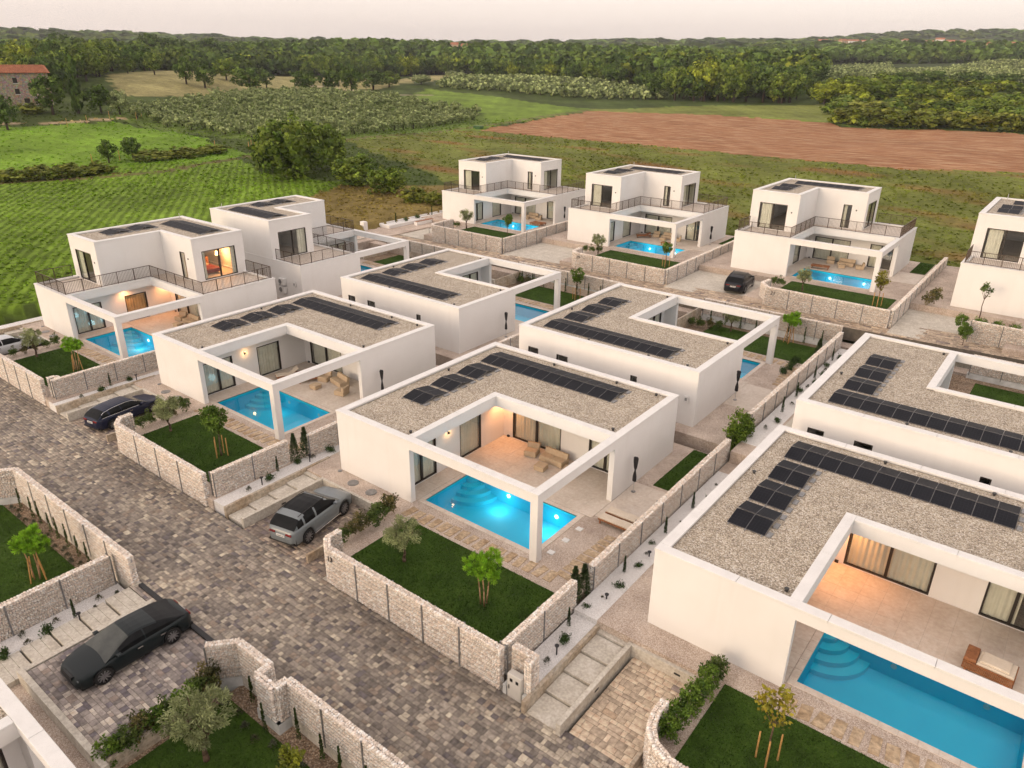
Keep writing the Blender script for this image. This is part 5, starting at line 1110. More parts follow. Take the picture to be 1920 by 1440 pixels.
car('estate', (-34.3, -3.9, GZ), R_(95), 'pale silver car at the left edge behind the garden shrubs', (.55, .57, .6), None)

# ------------------------------------------------------------------ garden furniture and fittings
def sofa(loc, rz, w_, label, group='terrace seats', name='sofa', cat='sofa'):
    o = empty(name, loc, rz); tag(o, label, cat, group)
    MB().box(-w_/2, w_/2, -.36, .36, .02, .26, 0, .02).build('base', MT['fabric'], o); MB().add([(-w_/2, .16, .26), (w_/2, .16, .26), (w_/2, .38, .26), (-w_/2, .38, .26), (-w_/2, .27, .62), (w_/2, .27, .62), (w_/2, .42, .60), (-w_/2, .42, .60)], [(0,3,2,1),(4,5,6,7),(0,1,5,4),(1,2,6,5),(2,3,7,6),(3,0,4,7)]).build('backrest', MT['fabric'], o)
    n = max(1, round(w_/.7))
    for k in range(n): MB().box(-w_/2+w_*k/n+.008, -w_/2+w_*(k+1)/n-.008, -.35, .155, .262, .34, 0, .02).build('cushion', MT['fabric'], o)
def lowtable(loc, rz, s, label):
    o = empty('coffee_table', loc, rz); tag(o, label, 'table', 'terrace tables'); MB().box(-s/2, s/2, -s/2, s/2, .24, .30, 0, .01).build('table_top', MT['fabric'], o); MB().box(-s/2+.02, s/2-.02, -s/2+.02, s/2-.02, .02, .24).build('base', MT['fabric'], o)
def lounger(loc, rz, label, back=.55, mat='cream', L=1.7, W=.56, group='sun loungers'):
    o = empty('sun_lounger', loc, rz); tag(o, label, 'sun lounger', group); xb = L*.62
    f = MB(); f.box(0, L, -W/2, -W/2+.05, .2, .27); f.box(0, L, W/2-.05, W/2, .2, .27)
    for k in range(5): f.box(.05+k*(L-.1)/4-.03, .05+k*(L-.1)/4+.03, -W/2+.05, W/2-.05, .215, .25)
    f.build('frame', MT['wood'], o)
    for x in (.12, L-.12):
        for y in (-W/2+.03, W/2-.03): MB().box(x-.03, x+.03, y-.025, y+.025, 0, .2).build('leg', MT['wood'], o)
    MB().box(.02, xb, -W/2+.03, W/2-.03, .275, .345, 0, .02).build('mattress', MT[mat], o)
    c, s = math.cos(back), math.sin(back); l = L-xb-.02; y0, y1 = -W/2+.03, W/2-.03
    a = [(xb+.01, .285), (xb+.01+c*l, .285+s*l), (xb+.01+c*l-s*.07, .285+s*l+c*.07), (xb+.01-s*.07, .285+c*.07)]
    MB().add([(x, y0, z) for x, z in a]+[(x, y1, z) for x, z in a], [(0,1,2,3),(7,6,5,4),(0,4,5,1),(1,5,6,2),(2,6,7,3),(3,7,4,0)]).build('backrest', MT[mat], o)
def set_for(k, ph):
    o, mi = SITES[k][0], SITES[k][1]; P = lambda x, y: (o[0]+x, o[1]+(y if not mi else B_-y), o[2]+.022)
    sofa(P(8.65, 7.95), 0 if not mi else math.pi, 1.5, f'sand-coloured sofa on the terrace of {ph}'); sofa(P(7.15, 7.9), .25, .72, f'armchair left of the terrace sofa of {ph}', name='armchair', cat='armchair'); sofa(P(10.05, 7.45), -1.25, .72, f'armchair right of the terrace sofa of {ph}', name='armchair', cat='armchair'); lowtable(P(8.55, 6.85), .12, .62, f'square table before the sofa of {ph}')
for k in ('A', 'H1', 'G1', 'G2', 'G3'): set_for(k, SITES[k][3])
oB = SITES['B'][0]
lounger((oB[0]+5.6, oB[1]+5.3, .04), 1.15, 'left sun lounger with raised back on the terrace behind the blue car villa', .6); lounger((oB[0]+7.2, oB[1]+5.9, .04), 1.1, 'right sun lounger with raised back on the terrace behind the blue car villa', .6)
sofa((oB[0]+9.6, oB[1]+7.6, .04), -.2, 1.4, 'sand-coloured sofa on the terrace of the villa behind the blue car'); sofa((oB[0]+8.3, oB[1]+7.4, .04), .3, .72, 'sand-coloured armchair on the terrace of the villa behind the blue car', name='armchair', cat='armchair'); lowtable((oB[0]+8.9, oB[1]+6.1, .04), .1, .6, 'sand-coloured cube table on the terrace of the villa behind the blue car')
sofa((oB[0]+11.0, oB[1]+6.6, .04), -1.3, .72, 'second sand-coloured armchair nearest the pool of the blue car villa', name='armchair', cat='armchair')
lounger((13.72, 4.72, .022), 0, 'cream sun lounger beside the gabion wall, nearer the pool', 0.0); lounger((13.72, 5.42, .022), 0, 'cream sun lounger beside the gabion wall, farther from the pool', 0.0)
lounger((-26.8, 53.3, 1.4), .0, 'reddish wooden lounger by the pool of the leftmost far villa', 0.0, 'wood'); lounger((-26.8, 54.05, 1.4), .0, 'second reddish wooden lounger by the pool of the leftmost far villa', 0.0, 'wood')
lounger((-8.3, 52.9, 1.77), .0, 'reddish wooden lounger by the pool of the second far villa', 0.0, 'wood'); lounger((-12.2, 54.2, 1.77), .7, 'reddish wooden lounger near the inner wall of the second far villa', .4, 'wood'); lounger((8.4, 52.0, 2.24), .1, 'reddish wooden lounger behind the pool of the third far villa', .0, 'wood')
def daybed(loc, rz):
    o = empty('rattan_daybed', loc, rz); tag(o, 'brown woven rattan lounger with cream cushion on wheels at the right edge', 'lounger'); L, W = 1.65, .95
    fr = MB(); 
    for z in (.16, .46): fr.box(0, L, 0, .03, z, z+.035); fr.box(0, L, W-.03, W, z, z+.035); fr.box(0, .03, 0, W, z, z+.035); fr.box(L-.03, L, 0, W, z, z+.035)
    fr.box(.03, L-.03, .03, W-.03, .40, .43); fr.build('frame', MT['wood'], o)
    for (a, b, ax) in ((0, L, 'x'), (0, L, 'X'), (0, W, 'y'), (0, W, 'Y')):
        n = int((b-a)/.055); w_ = MB()
        for k in range(1, n):
            t = a+(b-a)*k/n
            if ax in 'xX': y = .015 if ax == 'x' else W-.015; w_.box(t-.012, t+.012, y-.006, y+.006, .19, .47)
            else: x = .015 if ax == 'y' else L-.015; w_.box(x-.006, x+.006, t-.012, t+.012, .19, .47)
        for z in np.arange(.21, .46, .05):
            if ax in 'xX': y = .015 if ax == 'x' else W-.015; w_.box(a, b, y-.009, y+.009, z-.008, z+.008)
            else: x = .015 if ax == 'y' else L-.015; w_.box(x-.009, x+.009, a, b, z-.008, z+.008)
        tag(w_.build('woven_panel', MT['wood'], o), kind='stuff')
    MB().box(0, .4, .04, W-.04, .50, .62, 0, .03).build('headrest', MT['wood'], o)
    MB().box(.42, L-.04, .06, W-.06, .435, .56, 0, .03).build('cushion', MT['cream'], o); MB().box(.5, L-.2, .16, W-.12, .562, .64, 0, .04).build('folded_cushion', MT['cream'], o)
    for y in (.02, W-.02): MB().cyl((L-.2, y-.03, .09), (L-.2, y+.03, .09), .09, n=16).build('wheel', MT['wood'], o); MB().box(.1, .17, y-.03, y+.03, 0, .18).build('leg', MT['wood'], o)
daybed((29.4, 4.55, .222), -.05)
def parasol(loc, label):
    o = empty('parasol', loc); tag(o, label, 'parasol', 'closed dark parasols')
    MB().cyl((0, 0, 0), (0, 0, .02), .12, n=14).build('base', MT['post'], o); MB().cyl((0, 0, 0), (0, 0, 2.05), .022, n=8).build('pole', MT['alu'], o)
    n = 12; V = []; F = []; prof = [(.62, .05), (.66, .10), (.95, .085), (1.2, .045), (1.3, .035), (1.45, .07), (1.75, .10), (1.98, .125), (2.05, .10)]
    for i, (z, r) in enumerate(prof):
        for j in range(n): a = 2*math.pi*j/n+i*.35; rr = r*(1+.28*(j % 2)); V.append((rr*math.cos(a), rr*.7*math.sin(a), z))
    for i in range(len(prof)-1):
        for j in range(n): F.append((i*n+j, i*n+(j+1) % n, (i+1)*n+(j+1) % n, (i+1)*n+j))
    F += [tuple(range(n))[::-1], tuple((len(prof)-1)*n+j for j in range(n))]; MB().add(V, F).build('folded_canopy', MT['umbrella'], o)
for p, lab in (((13.67, 8.05, .02), 'closed dark parasol beside the side wall of the central villa'), ((-4.95, 7.7, .02), 'closed dark parasol beside the villa behind the blue car'), ((-5.85, 21.9, .16), 'closed dark parasol beside the villa left of centre in the second row'), ((13.62, 21.4, .49), 'closed dark parasol beside the pool right behind the central villa'), ((-24.2, 57, 1.4), 'closed dark parasol on the side of the leftmost far villa'), ((-4.1, 56.4, 1.77), 'closed dark parasol on the side of the second far villa')): parasol(p, lab)
def bollard(loc, label, lit=False):
    o = empty('path_light', loc); tag(o, label, 'path light', 'black bollard path lights'); MB().cyl((0, 0, 0), (0, 0, .42), .032, n=10).build('post', MT['black'], o); MB().cyl((0, 0, .42), (0, 0, .46), .085, .09, n=16).build('lamp_head', MT['black'], o)
    if lit:
        MB().cyl((0, 0, .35), (0, 0, .415), .06, n=12).build('bulb', MT['lamp_glow'], o); l = bpy.data.lights.new('path_lamp', 'POINT'); l.energy = 22; l.color = (1, .55, .2); l.shadow_soft_size = .06; lo = bpy.data.objects.new('path_lamp', l); link(lo, o); lo.location = (-.05, -.14, .4)
for p, lab in (((-1.96, -3.7, 0), 'black path light left of the slab walkway, nearer the road'), ((-1.96, -.6, 0), 'black path light left of the slab walkway, nearer the central villa'), ((17.16, -3.99, 0), 'black path light beside the meter cabinet walkway, nearer the road'), ((17.1, -.28, 0), 'black path light right of the central lawn, farther from the road'), ((17.1, 3.4, .02), 'black path light by the corner of the right foreground villa'), ((.02, -14.05, -.95), 'black path light beside the dark saloon car'), ((-20.3, -1.0, 0), 'black path light before the left gabion wall and blue car walkway')): bollard(p, lab)
bollard((19.5, 47.0, 2.0), 'lit warm path light between the two right far villas', True)
# meter cabinet
o = empty('meter_cabinet', (16.62, -6.33, -.5)); tag(o, 'pale grey meter cabinet with two dark windows set in the gabion wall', 'cabinet'); MB().box(0, .62, 0, .28, 0, 1.1, 0, .02).build('body', MT['steel'], o); MB().box(.03, .59, -.012, 0, .06, 1.04).build('door', MT['steel'], o)
for x in (.12, .38): MB().box(x, x+.12, -.02, -.012, .78, .92).build('meter_window', MT['carglass'], o)
MB().box(.07, .10, -.04, -.012, .42, .60).build('handle', MT['black'], o)
for x in (16.4, 17.28): MB().box(x-16.62, x-16.62+.16, 0, .3, -.1, .42).build('concrete_foot', MT['plinth'], o)
def number(txt, loc, h, rz, wall_lab):
    c = bpy.data.curves.new('house_number', 'FONT'); c.body = txt; c.size = h; c.extrude = .012; c.materials.append(MT['black']); b = bpy.data.objects.new('house_number', c); w_ = [q for q in bpy.data.objects if q.get('label') == wall_lab][0]
    link(b, w_); b.location = (loc[0]-w_.location.x, loc[1]-w_.location.y, loc[2]); b.rotation_euler = (math.pi/2, 0, rz); tag(b, f'black house number {txt}')
number('13', (6.75, -6.40, .88), .36, 0, 'long stone gabion wall numbered 13 along the road before the central lawn')
number('21', (9.3, 38.36, 2.85), .42, 0, 'far gabion wall numbered 21 before the third far villa'); number('19', (-10.6, 39.18, 2.5), .38, 0, 'far gabion wall before the second villa of the far row')
# loose things
for i, y in enumerate((1.09, 2.29, 3.45)): tag(MB().box(13.15, 13.47, y-.15, y+.15, 0, .03, 0, .008).build('square_cover', MT['white_plastic']), f'{ORD[i]} pale square hatch cover in the gravel beside the lit pool', 'hatch', 'square hatch covers')
def wallbox(loc, label, w_=.28, h=.4, d=.12, fan=False):
    o = empty('air_conditioner' if fan else 'meter_box', loc); tag(o, label, 'air conditioner' if fan else 'meter box'); MB().box(-w_/2, w_/2, -d, 0, -h/2, h/2, 0, .01).build('case', MT['white_plastic'], o)
    if fan:
        MB().cyl((-.12, -d-.012, 0), (-.12, -d, 0), h*.4, n=20).build('fan_grille', MT['post'], o)
        for x in (-.3, .3): MB().box(x-.02, x+.02, -d, 0, -h/2-.1, -h/2).build('bracket', MT['alu'], o)
    else: MB().box(-w_/4, w_/4, -d-.006, -d, -h/5, h/4).build('display', MT['post'], o)
wallbox((-27.6, 16.72, 1.9), 'upper white air conditioner on the wall between the two left villas', .8, .55, .3, True); wallbox((-27.6, 16.72, 1.15), 'lower white air conditioner on the wall between the two left villas', .8, .55, .3, True); wallbox((-25.9, 16.72, 1.9), 'small white meter box on the wall of the back left villa'); wallbox((12.6, 16.02, 2.2), 'small white meter box on the wall right behind the central villa')
# end of the back road on the left: white planter walls, bench, handcart
o = empty('planter', (-41.6, 41.4, .95)); tag(o, 'long low white planter along the field edge at the far left of the back road', 'planter'); MB().box(-.1, .1, 0, 19, 0, .45).build('wall', MT['stucco'], o); MB().box(1.5, 1.7, 0, 19, 0, .38).build('wall', MT['stucco'], o); MB().box(.1, 1.5, 0, .2, 0, .4).build('wall', MT['stucco'], o); MB().box(.1, 1.5, .2, 19, 0, .3).build('gravel_fill', MT['white_gravel'], o)
for i, (x, y) in enumerate(((-40.9, 43.5), (-40.8, 45.2), (-40.9, 47.4), (-40.8, 50), (-40.9, 52.5), (-40.8, 55))): t_ = inst('shrub' if i % 3 else 'cypress', LOW[0] if i % 3 else CYP, None, (x, y, 1.25), i, (1.3,)*3); tag(t_, f'{ORD[i]} small plant from the near end in the far white planter', 'plant', 'white planter plants')
o = empty('bench', (-38.9, 45.0, .95)); tag(o, 'white bench with wooden seat at the far left of the back road', 'bench'); MB().box(-.25, .25, 0, 3.2, 0, .42, 0, .01).build('base', MT['stucco'], o); MB().box(-.22, .22, .1, 3.1, .42, .47).build('seat', MT['wood'], o)
tag(MB().box(-42.1, -41.4, 38.6, 39.2, .7, 2.0, 0, .02).build('gate_pillar', MT['stucco']), 'short white gate pillar at the field edge on the left', 'pillar')
o = empty('handcart', (-32.9, 41.9, .95)); tag(o, 'small dark handcart beside the leftmost far gabion wall', 'handcart'); MB().box(-.25, .25, -.35, .35, .2, .25).build('tray', MT['black'], o)
for x in (-.24, .24): MB().cyl((x-.03, .2, .12), (x+.03, .2, .12), .12, n=14).build('wheel', MT['tyre'], o); MB().tube([(x, -.34, .22), (x, -.4, .95), (0, -.42, 1.1)], [.02]*3, 6).build('handle', MT['black'], o)
# lit bedroom behind the big upper window
ox, oy, oz = SITES['H1'][0]
o = empty('bed', (ox+6.9, oy+11.0, oz+3.5)); tag(o, 'bed with dark red cover in the lit upstairs bedroom', 'bed'); MB().box(-1, 1, -.8, .8, .1, .4, 0, .02).build('mattress', vari('red_cover', (.16, .02, .02), (.22, .03, .03), 3, .8), o); MB().box(-1.15, -1.02, -.9, .9, 0, 1.0).build('headboard', MT['wood'], o); MB().box(-.95, -.55, -.6, .6, .4, .52, 0, .03).build('pillow', MT['cream'], o)
lo = bpy.data.objects.new('bedroom_lamp', l_ := bpy.data.lights.new('bedroom_lamp', 'POINT')); l_.energy = 95; l_.color = (1, .42, .13); l_.shadow_soft_size = .15
o = empty('floor_lamp', (ox+6.6, oy+12.4, oz+3.47)); tag(o, 'lit lamp in the upstairs bedroom of the left villa', 'lamp'); MB().cyl((0, 0, 0), (0, 0, 1.2), .02, n=8).build('pole', MT['black'], o); MB().cyl((0, 0, 1.2), (0, 0, 1.5), .2, .14, n=16, caps=False).build('lamp_shade', MT['lamp_glow'], o); link(lo, o); lo.location = (.35, -.1, 1.5)

# ------------------------------------------------------------------ background: trees, groves, forest, houses
def far_crown(seed, n_cl, per, rx, rz_, cz, cr, size, cols, shell=.7, trunk=.06):
    """leaf clumps whose faces look outwards, so that the sky lights their tops"""
    rng = np.random.default_rng(seed); P, O, I = clumped(rng, n_cl, per, rx, rz_, cz, cr, shell)
    P[:, 2] = np.maximum(P[:, 2], .03); n = len(P); N = O+rng.normal(0, .42, (n, 3)); N /= np.linalg.norm(N, axis=1, keepdims=True)
    e = np.cross(N, rng.normal(0, 1, (n, 3))); e /= np.linalg.norm(e, axis=1, keepdims=True); d = np.cross(N, e); sz = (size*rng.uniform(.6, 1.35, n))[:, None]
    V = np.stack([P-d*sz*.5-e*sz*.35, P+d*sz*.5-e*sz*.5, P+d*sz*.35+e*sz*.5, P-d*sz*.5+e*sz*.4], 1); k = rng.uniform(.62, 1.38, n_cl)[I]*rng.uniform(.75, 1.25, n); t = rng.random(n_cl)[I]
    C = (np.array(cols[0])*(1-t[:, None])+np.array(cols[1])*t[:, None])*k[:, None]
    V = V.reshape(-1, 3); C = np.repeat(C, 4, 0); F = np.arange(len(V)).reshape(-1, 4)
    if trunk:   # four-sided trunk
        b = len(V); tv = [(sx*trunk, sy*trunk, z) for z, s_ in ((-.05, 1), (cz, .6)) for sx, sy in ((s_, s_), (-s_, s_), (-s_, -s_), (s_, -s_))]
        V = np.concatenate([V, tv]); C = np.concatenate([C, np.full((8, 3), .05)*np.array([1.2, .9, .7])]); F = np.concatenate([F, [(b+i, b+(i+1) % 4, b+4+(i+1) % 4, b+4+i) for i in range(4)]])
    return V, F, C
DK = ((.045, .088, .017), (.125, .19, .036)); GR = ((.080, .140, .021), (.21, .275, .042)); YG = ((.15, .205, .022), (.33, .38, .042)); OL = ((.17, .225, .08), (.42, .48, .22)); HD = ((.10, .135, .022), (.24, .26, .046))
KIND = {'dark': DK, 'green': GR, 'yellowgreen': YG, 'olive': OL, 'hedge': HD, 'low': HD, 'bush': GR, 'oakbush': GR, 'conifer': DK}
def mk(me): V, F, C = me; return np_mesh('tree', V, F, MT['farleaf'], C)
PRO = {}
for i, (kd, cols) in enumerate(KIND.items()):
    if kd == 'conifer': PRO[kd] = [mk(far_crown(300+i, 60, 14, .26, .48, .52, .09, .075, cols))]
    elif kd in ('hedge', 'low'): PRO[kd] = [mk(far_crown(300+i*7+j, 60, 16, .48, .42, .46, .13, .085, cols, .55, 0)) for j in range(2)]
    elif kd in ('bush', 'oakbush'): PRO[kd] = [mk(far_crown(300+i*7+j, 120, 34, .46, .45, .5, .105, .045, cols, .62, 0)) for j in range(2)]
    else: PRO[kd] = [mk(far_crown(300+i*7+j, 66, 28, .43, .38, .6, .12, .052, cols, .7, .03)) for j in range(3)]
BGT = [('oakbush',-77.5,54.8,1.9,10.2,11.5),('oakbush',-81.2,65.0,1.9,8.5,8.6),('oakbush',-86.2,56.8,1.9,6.8,5.6),('bush',-64.8,57.5,1.6,4.9,7.6),('bush',-56.0,56.1,1.3,4.1,5.6),('low',-48.2,54.4,1.1,2.4,4.6),('low',-44.4,54.3,1.0,2.2,3.0),('dark',-190.0,65.5,5.6,12.3,10.4),('conifer',-189.0,71.4,5.8,17.0,7.0),('dark',-187.2,76.4,5.7,9.0,8.6),('olive',-184.1,79.8,5.3,7.5,7.2),('dark',-171.6,47.7,4.0,7.7,6.1),('low',-194.9,62.4,5.9,3.6,8.3),('dark',-116.6,43.8,2.0,4.1,3.4),('dark',-116.3,48.2,2.2,4.2,3.5),('low',-112.0,25.4,1.2,2.3,5.2),('low',-111.3,29.6,1.2,2.6,6.2),('low',-110.0,33.7,1.4,2.5,6.3),('low',-107.8,37.7,1.6,2.1,5.5),('low',-113.3,50.7,2.2,2.3,7.0),('low',-112.6,56.8,2.2,2.2,7.2),('low',-114.2,63.5,2.2,2.0,6.5),('dark',-258.2,150.4,8.0,9.9,9.4),('dark',-265.8,147.2,9.2,9.9,8.4),('dark',-241.9,159.5,6.4,9.8,12.4),('dark',-266.7,184.4,7.0,7.3,6.9),('green',-280.9,174.6,10.0,8.5,10.3),('green',-297.6,151.8,12.0,8.9,7.8),('green',-310.1,146.8,12.2,5.9,6.8),('dark',-235.3,181.0,6.1,8.6,11.9),('dark',-234.6,192.7,5.8,9.3,10.0),('dark',-220.5,192.0,5.7,10.9,8.6),('dark',-267.4,246.2,4.9,8.8,13.2),('green',-273.5,262.7,5.9,7.2,11.0),('olive',-300.6,344.0,7.6,4.8,13.1),('dark',-326.5,397.3,8.9,6.1,8.7),('green',-295.1,387.0,8.1,10.9,12.1),('dark',-262.8,378.0,8.1,10.4,13.2),('olive',-270.3,282.8,6.8,4.8,11.3),('yellowgreen',-116.3,298.3,3.9,16.9,16.1),('green',-103.8,300.0,3.9,17.1,15.8),('dark',-94.1,308.0,4.0,14.2,13.6),('green',-84.4,312.7,4.3,11.8,13.5),('green',-129.2,296.4,3.9,13.5,11.7),('dark',-139.2,298.0,3.8,11.3,10.8),('yellowgreen',-68.5,307.0,4.5,9.0,12.9),('yellowgreen',-59.7,308.5,4.9,8.0,12.7),('green',-50.8,320.2,5.8,10.1,19.3),('green',-37.6,313.9,5.6,7.6,12.3),('hedge',-38.2,238.4,2.5,6.0,11.7),('hedge',-27.3,232.2,2.6,6.4,12.8),('hedge',-17.0,230.9,3.0,5.9,12.4),('hedge',-9.2,233.7,3.3,5.5,10.7),('hedge',-0.6,229.4,3.4,5.9,11.8),('hedge',6.9,229.9,3.4,5.8,8.7),('hedge',-43.4,269.9,3.5,5.9,14.9),('hedge',-33.0,277.2,3.7,5.5,14.8),('green',0.2,279.8,3.6,7.3,12.1),('green',-10.9,282.7,3.7,6.0,10.8),('dark',-104.0,397.6,11.2,10.1,16.5),('dark',-60.1,396.5,8.8,13.5,18.0),('dark',-49.8,415.8,8.7,15.2,15.8),('dark',-36.5,435.8,8.7,14.1,18.7),('dark',-24.5,451.2,8.7,12.8,16.3),('green',-76.4,374.8,8.8,10.6,15.1)]
_rb = random.Random(4); _cn = {}
LBL = {'oakbush': ('large_bush', 'bush', '{} lobe of the big leafy bush in the field behind the left villas', 'big bush lobes'), 'bush': ('bush', 'bush', '{} dark bush beside the soil strip behind the left villas', 'soil strip bushes'),
 'low': ('bush', 'bush', '{} low hedgerow bush from the left between the fields', 'hedgerow bushes'), 'dark': ('tree', 'tree', '{} dark green tree from the left standing apart before the wood', 'dark trees before the wood'),
 'green': ('tree', 'tree', '{} mid green tree from the left standing apart before the wood', 'green trees before the wood'), 'yellowgreen': ('tree', 'tree', '{} yellow-green tree from the left behind the ploughed field', 'yellow-green trees at the wood edge'),
 'olive': ('tree', 'tree', '{} grey-green tree from the left before the wood', 'grey-green trees'), 'hedge': ('hedge_bush', 'bush', '{} broad hedge bush from the left along the ploughed field', 'field edge hedge bushes'), 'conifer': ('conifer_tree', 'tree', 'tall dark conifer beside the old stone house', None)}
OR2 = ORD+['seventeenth', 'eighteenth', 'nineteenth', 'twentieth', 'twenty-first', 'twenty-second', 'twenty-third', 'twenty-fourth', 'twenty-fifth', 'twenty-sixth']
def azim(x, y): return math.atan2((x-_c[0])*_cr[0]+(y-_c[1])*_cr[1], (x-_c[0])*_cf[0]+(y-_c[1])*_cf[1])
for (kd, x, y, z, h, wd) in sorted(BGT, key=lambda q: azim(q[1], q[2])):
    _cn[kd] = _cn.get(kd, 0)+1; i = _cn[kd]; nm, ct, lb, gp = LBL[kd]
    me = PRO[kd][i % len(PRO[kd])]; s = wd/.95*(.82 if x < -180 and y < 85 else 1)
    h *= .8 if x < -180 and y < 85 else .5 if y > 370 and x > -110 else 1; o = inst(nm, me, None, (x, y, float(ground_z(x, y))-.1), _rb.random()*6.28, (s, s, h)); tag(o, lb.format(OR2[i-1]), ct, gp)
# near olive grove: single trees
OP = [mk(far_crown(500+j, 44, 13, .46, .36, .56, .13, .095, OL, .7, .035)) for j in range(4)]
def grid_in(poly, dx, dy, ang, jit, seed):
    rng = np.random.default_rng(seed); P = np.array(poly); c = P.mean(0); R2 = max(np.hypot(*(P-c).T))+10; u = np.arange(-R2, R2, dx); v = np.arange(-R2, R2, dy); U, Vv = np.meshgrid(u, v); U = U.ravel()+rng.normal(0, jit, U.size); Vv = Vv.ravel()+rng.normal(0, jit, Vv.size)
    x = c[0]+U*math.cos(ang)-Vv*math.sin(ang); y = c[1]+U*math.sin(ang)+Vv*math.cos(ang); m = inpoly(x, y, poly); return x[m], y[m]
def join(name, items, protos, label, cat):
    """items: (x,y,z,sx,sz,rot,proto); one mesh"""
    Vs, Fs, Cs, b = [], [], [], 0
    for (x, y, z, sx, sz, a, pi) in items:
        V, F, C = protos[pi]; c, s = math.cos(a), math.sin(a)
        W = np.stack([(V[:, 0]*c-V[:, 1]*s)*sx+x, (V[:, 0]*s+V[:, 1]*c)*sx+y, V[:, 2]*sz+z], -1); Vs.append(W); Fs.append(F+b); Cs.append(C*_rb.uniform(.72, 1.25)); b += len(V)
    o = inst(name, np_mesh(name, np.concatenate(Vs), np.concatenate(Fs), MT['farleaf'], np.concatenate(Cs))); tag(o, label, cat, kind='stuff')
gx, gy = grid_in([(-184,79),(-234,143),(-234,190),(-150,187),(-127,161),(-116,98),(-127,85),(-154,79)], 7.8, 4.7, .25, .2, 1)
od = np.argsort(np.hypot(gx-_c[0], gy-_c[1])); gz = ground_z(gx, gy)
for n_, i in enumerate(od[:300]):
    s = _rb.uniform(3.2, 4.3); o = inst('olive_tree', OP[n_ % 4], None, (gx[i], gy[i], gz[i]-.1), _rb.random()*6, (s, s, s*_rb.uniform(.72, .9))); tag(o, 'grey-green olive tree in the grove beyond the left villas', 'olive tree', 'trees of the olive grove')
PLO = [far_crown(520+j, 20, 6, .46, .36, .56, .14, .18, OL, .7, .03) for j in range(3)]
it = [(gx[i], gy[i], gz[i]-.1, (s := _rb.uniform(3.6, 4.9)), s*.8, _rb.random()*6, i % 3) for i in od[300:]]
for poly, dx, dy, an, sd in (([(-249.9,273.5),(-288.2,332.6),(-256.9,364.6),(-154.6,332.5),(-133.6,297),(-152.1,285)], 5.6, 4.5, .4, 3), ([(-108,409.6),(-184.5,673.3),(-142.7,726.9),(-87.6,492.6)], 9, 5, 1.85, 4), ([(-120.2,532.1),(-62.8,801.7),(60,720),(60,500),(-91.3,483.1)], 9, 6.5, 1.3, 5)):
    qx, qy = grid_in(poly, dx, dy, an, .4, sd); qz = ground_z(qx, qy); it += [(x, y, z-.1, (s := _rb.uniform(4, 5.4)), s*.85, _rb.random()*6, i % 3) for i, (x, y, z) in enumerate(zip(qx, qy, qz))]
join('olive_grove', it, PLO, 'far rows of olive trees in the groves before the wood', 'grove')
# the wood
FRONT = np.array([(-60, 330), (-36, 300), (-30, 300), (-24, 395), (-18, 430), (-12, 520), (-10, 540), (-5, 560), (-2, 470), (2, 420), (5, 395), (9, 360), (12, 350), (16, 345), (19, 345), (20.5, 420), (21.5, 840), (27, 860), (30, 860), (33, 860), (60, 860)])
def clear(x, y):
    m = np.zeros(x.shape, bool)
    for p in ([(-249.9,270),(-295,332.6),(-256.9,368),(-150,336),(-130,290),(-152.1,280)], [(-100,405),(-190,680),(-140,735),(-80,492)], [(-120,530),(-62,830),(150,760),(150,470),(-91,478)], [(-150,560),(-200,700),(-120,800),(-60,480)], ZONES[1][1], ZONES[2][1]): m |= inpoly(x, y, p)
    return m
rng = np.random.default_rng(12)
def scatter(n, r0f, r1, k):
    ph = rng.uniform(-40, 38, n*3); lo = np.maximum(np.interp(ph, FRONT[:, 0], FRONT[:, 1]), r0f); r = np.sqrt(lo**2+rng.random(n*3)*(r1**2-lo**2)); ok = lo < r1; ph, r = np.radians(ph[ok]), r[ok]
    x = _c[0]+r*(np.cos(ph)*_cf[0]+np.sin(ph)*_cr[0]); y = _c[1]+r*(np.cos(ph)*_cf[1]+np.sin(ph)*_cr[1]); m = ~clear(x, y); x, y, r = x[m][:n], y[m][:n], r[m][:n]; return x, y, r
x1, y1, r1 = scatter(1700, 0, 640, 0); x2, y2, r2 = scatter(2600, 640, 1150, 0); x3, y3, r3 = scatter(2600, 1150, 3300, 0)
# the 300 trees at the front edge of the wood are single things
ph1 = np.degrees(np.arctan2((x1-_c[0])*_cr[0]+(y1-_c[1])*_cr[1], (x1-_c[0])*_cf[0]+(y1-_c[1])*_cf[1])); dep = r1-np.interp(ph1, FRONT[:, 0], FRONT[:, 1]); o1 = np.argsort(dep+r1*.12)
single, rest = o1[:300], o1[300:]; z1 = ground_z(x1, y1); mix_ = ['dark', 'green', 'green', 'dark', 'yellowgreen', 'green']
for n_, i in enumerate(single):
    kd = mix_[n_ % 6] if n_ % 12 != 4 else 'dark'; h = _rb.uniform(8, 13.5); wd = h*_rb.uniform(.85, 1.2)
    o = inst('oak_tree', PRO[kd][n_ % 3], None, (x1[i], y1[i], z1[i]-.3), _rb.random()*6.28, (wd, wd, h)); tag(o, 'leafy tree at the front edge of the wood', 'tree', 'front trees of the wood')
PL1 = [far_crown(600+j, 32, 6, .44, .4, .58, .14, .175, (DK, GR, DK, GR, DK, YG)[j], .75, 0) for j in range(6)]; PL2 = [far_crown(620+j, 20, 4, .46, .4, .55, .17, .28, (DK, GR, DK)[j], .8, 0) for j in range(3)]; PL3 = [far_crown(640+j, 10, 4, .5, .36, .48, .22, .42, (DK, GR)[j], .8, 0) for j in range(2)]
it = [(x1[i], y1[i], z1[i]-.3, (h := _rb.uniform(8, 13.5))*_rb.uniform(.9, 1.2), h, _rb.random()*6, i % 6 if i % 18 == 5 or i % 6 != 5 else 0) for i in rest]
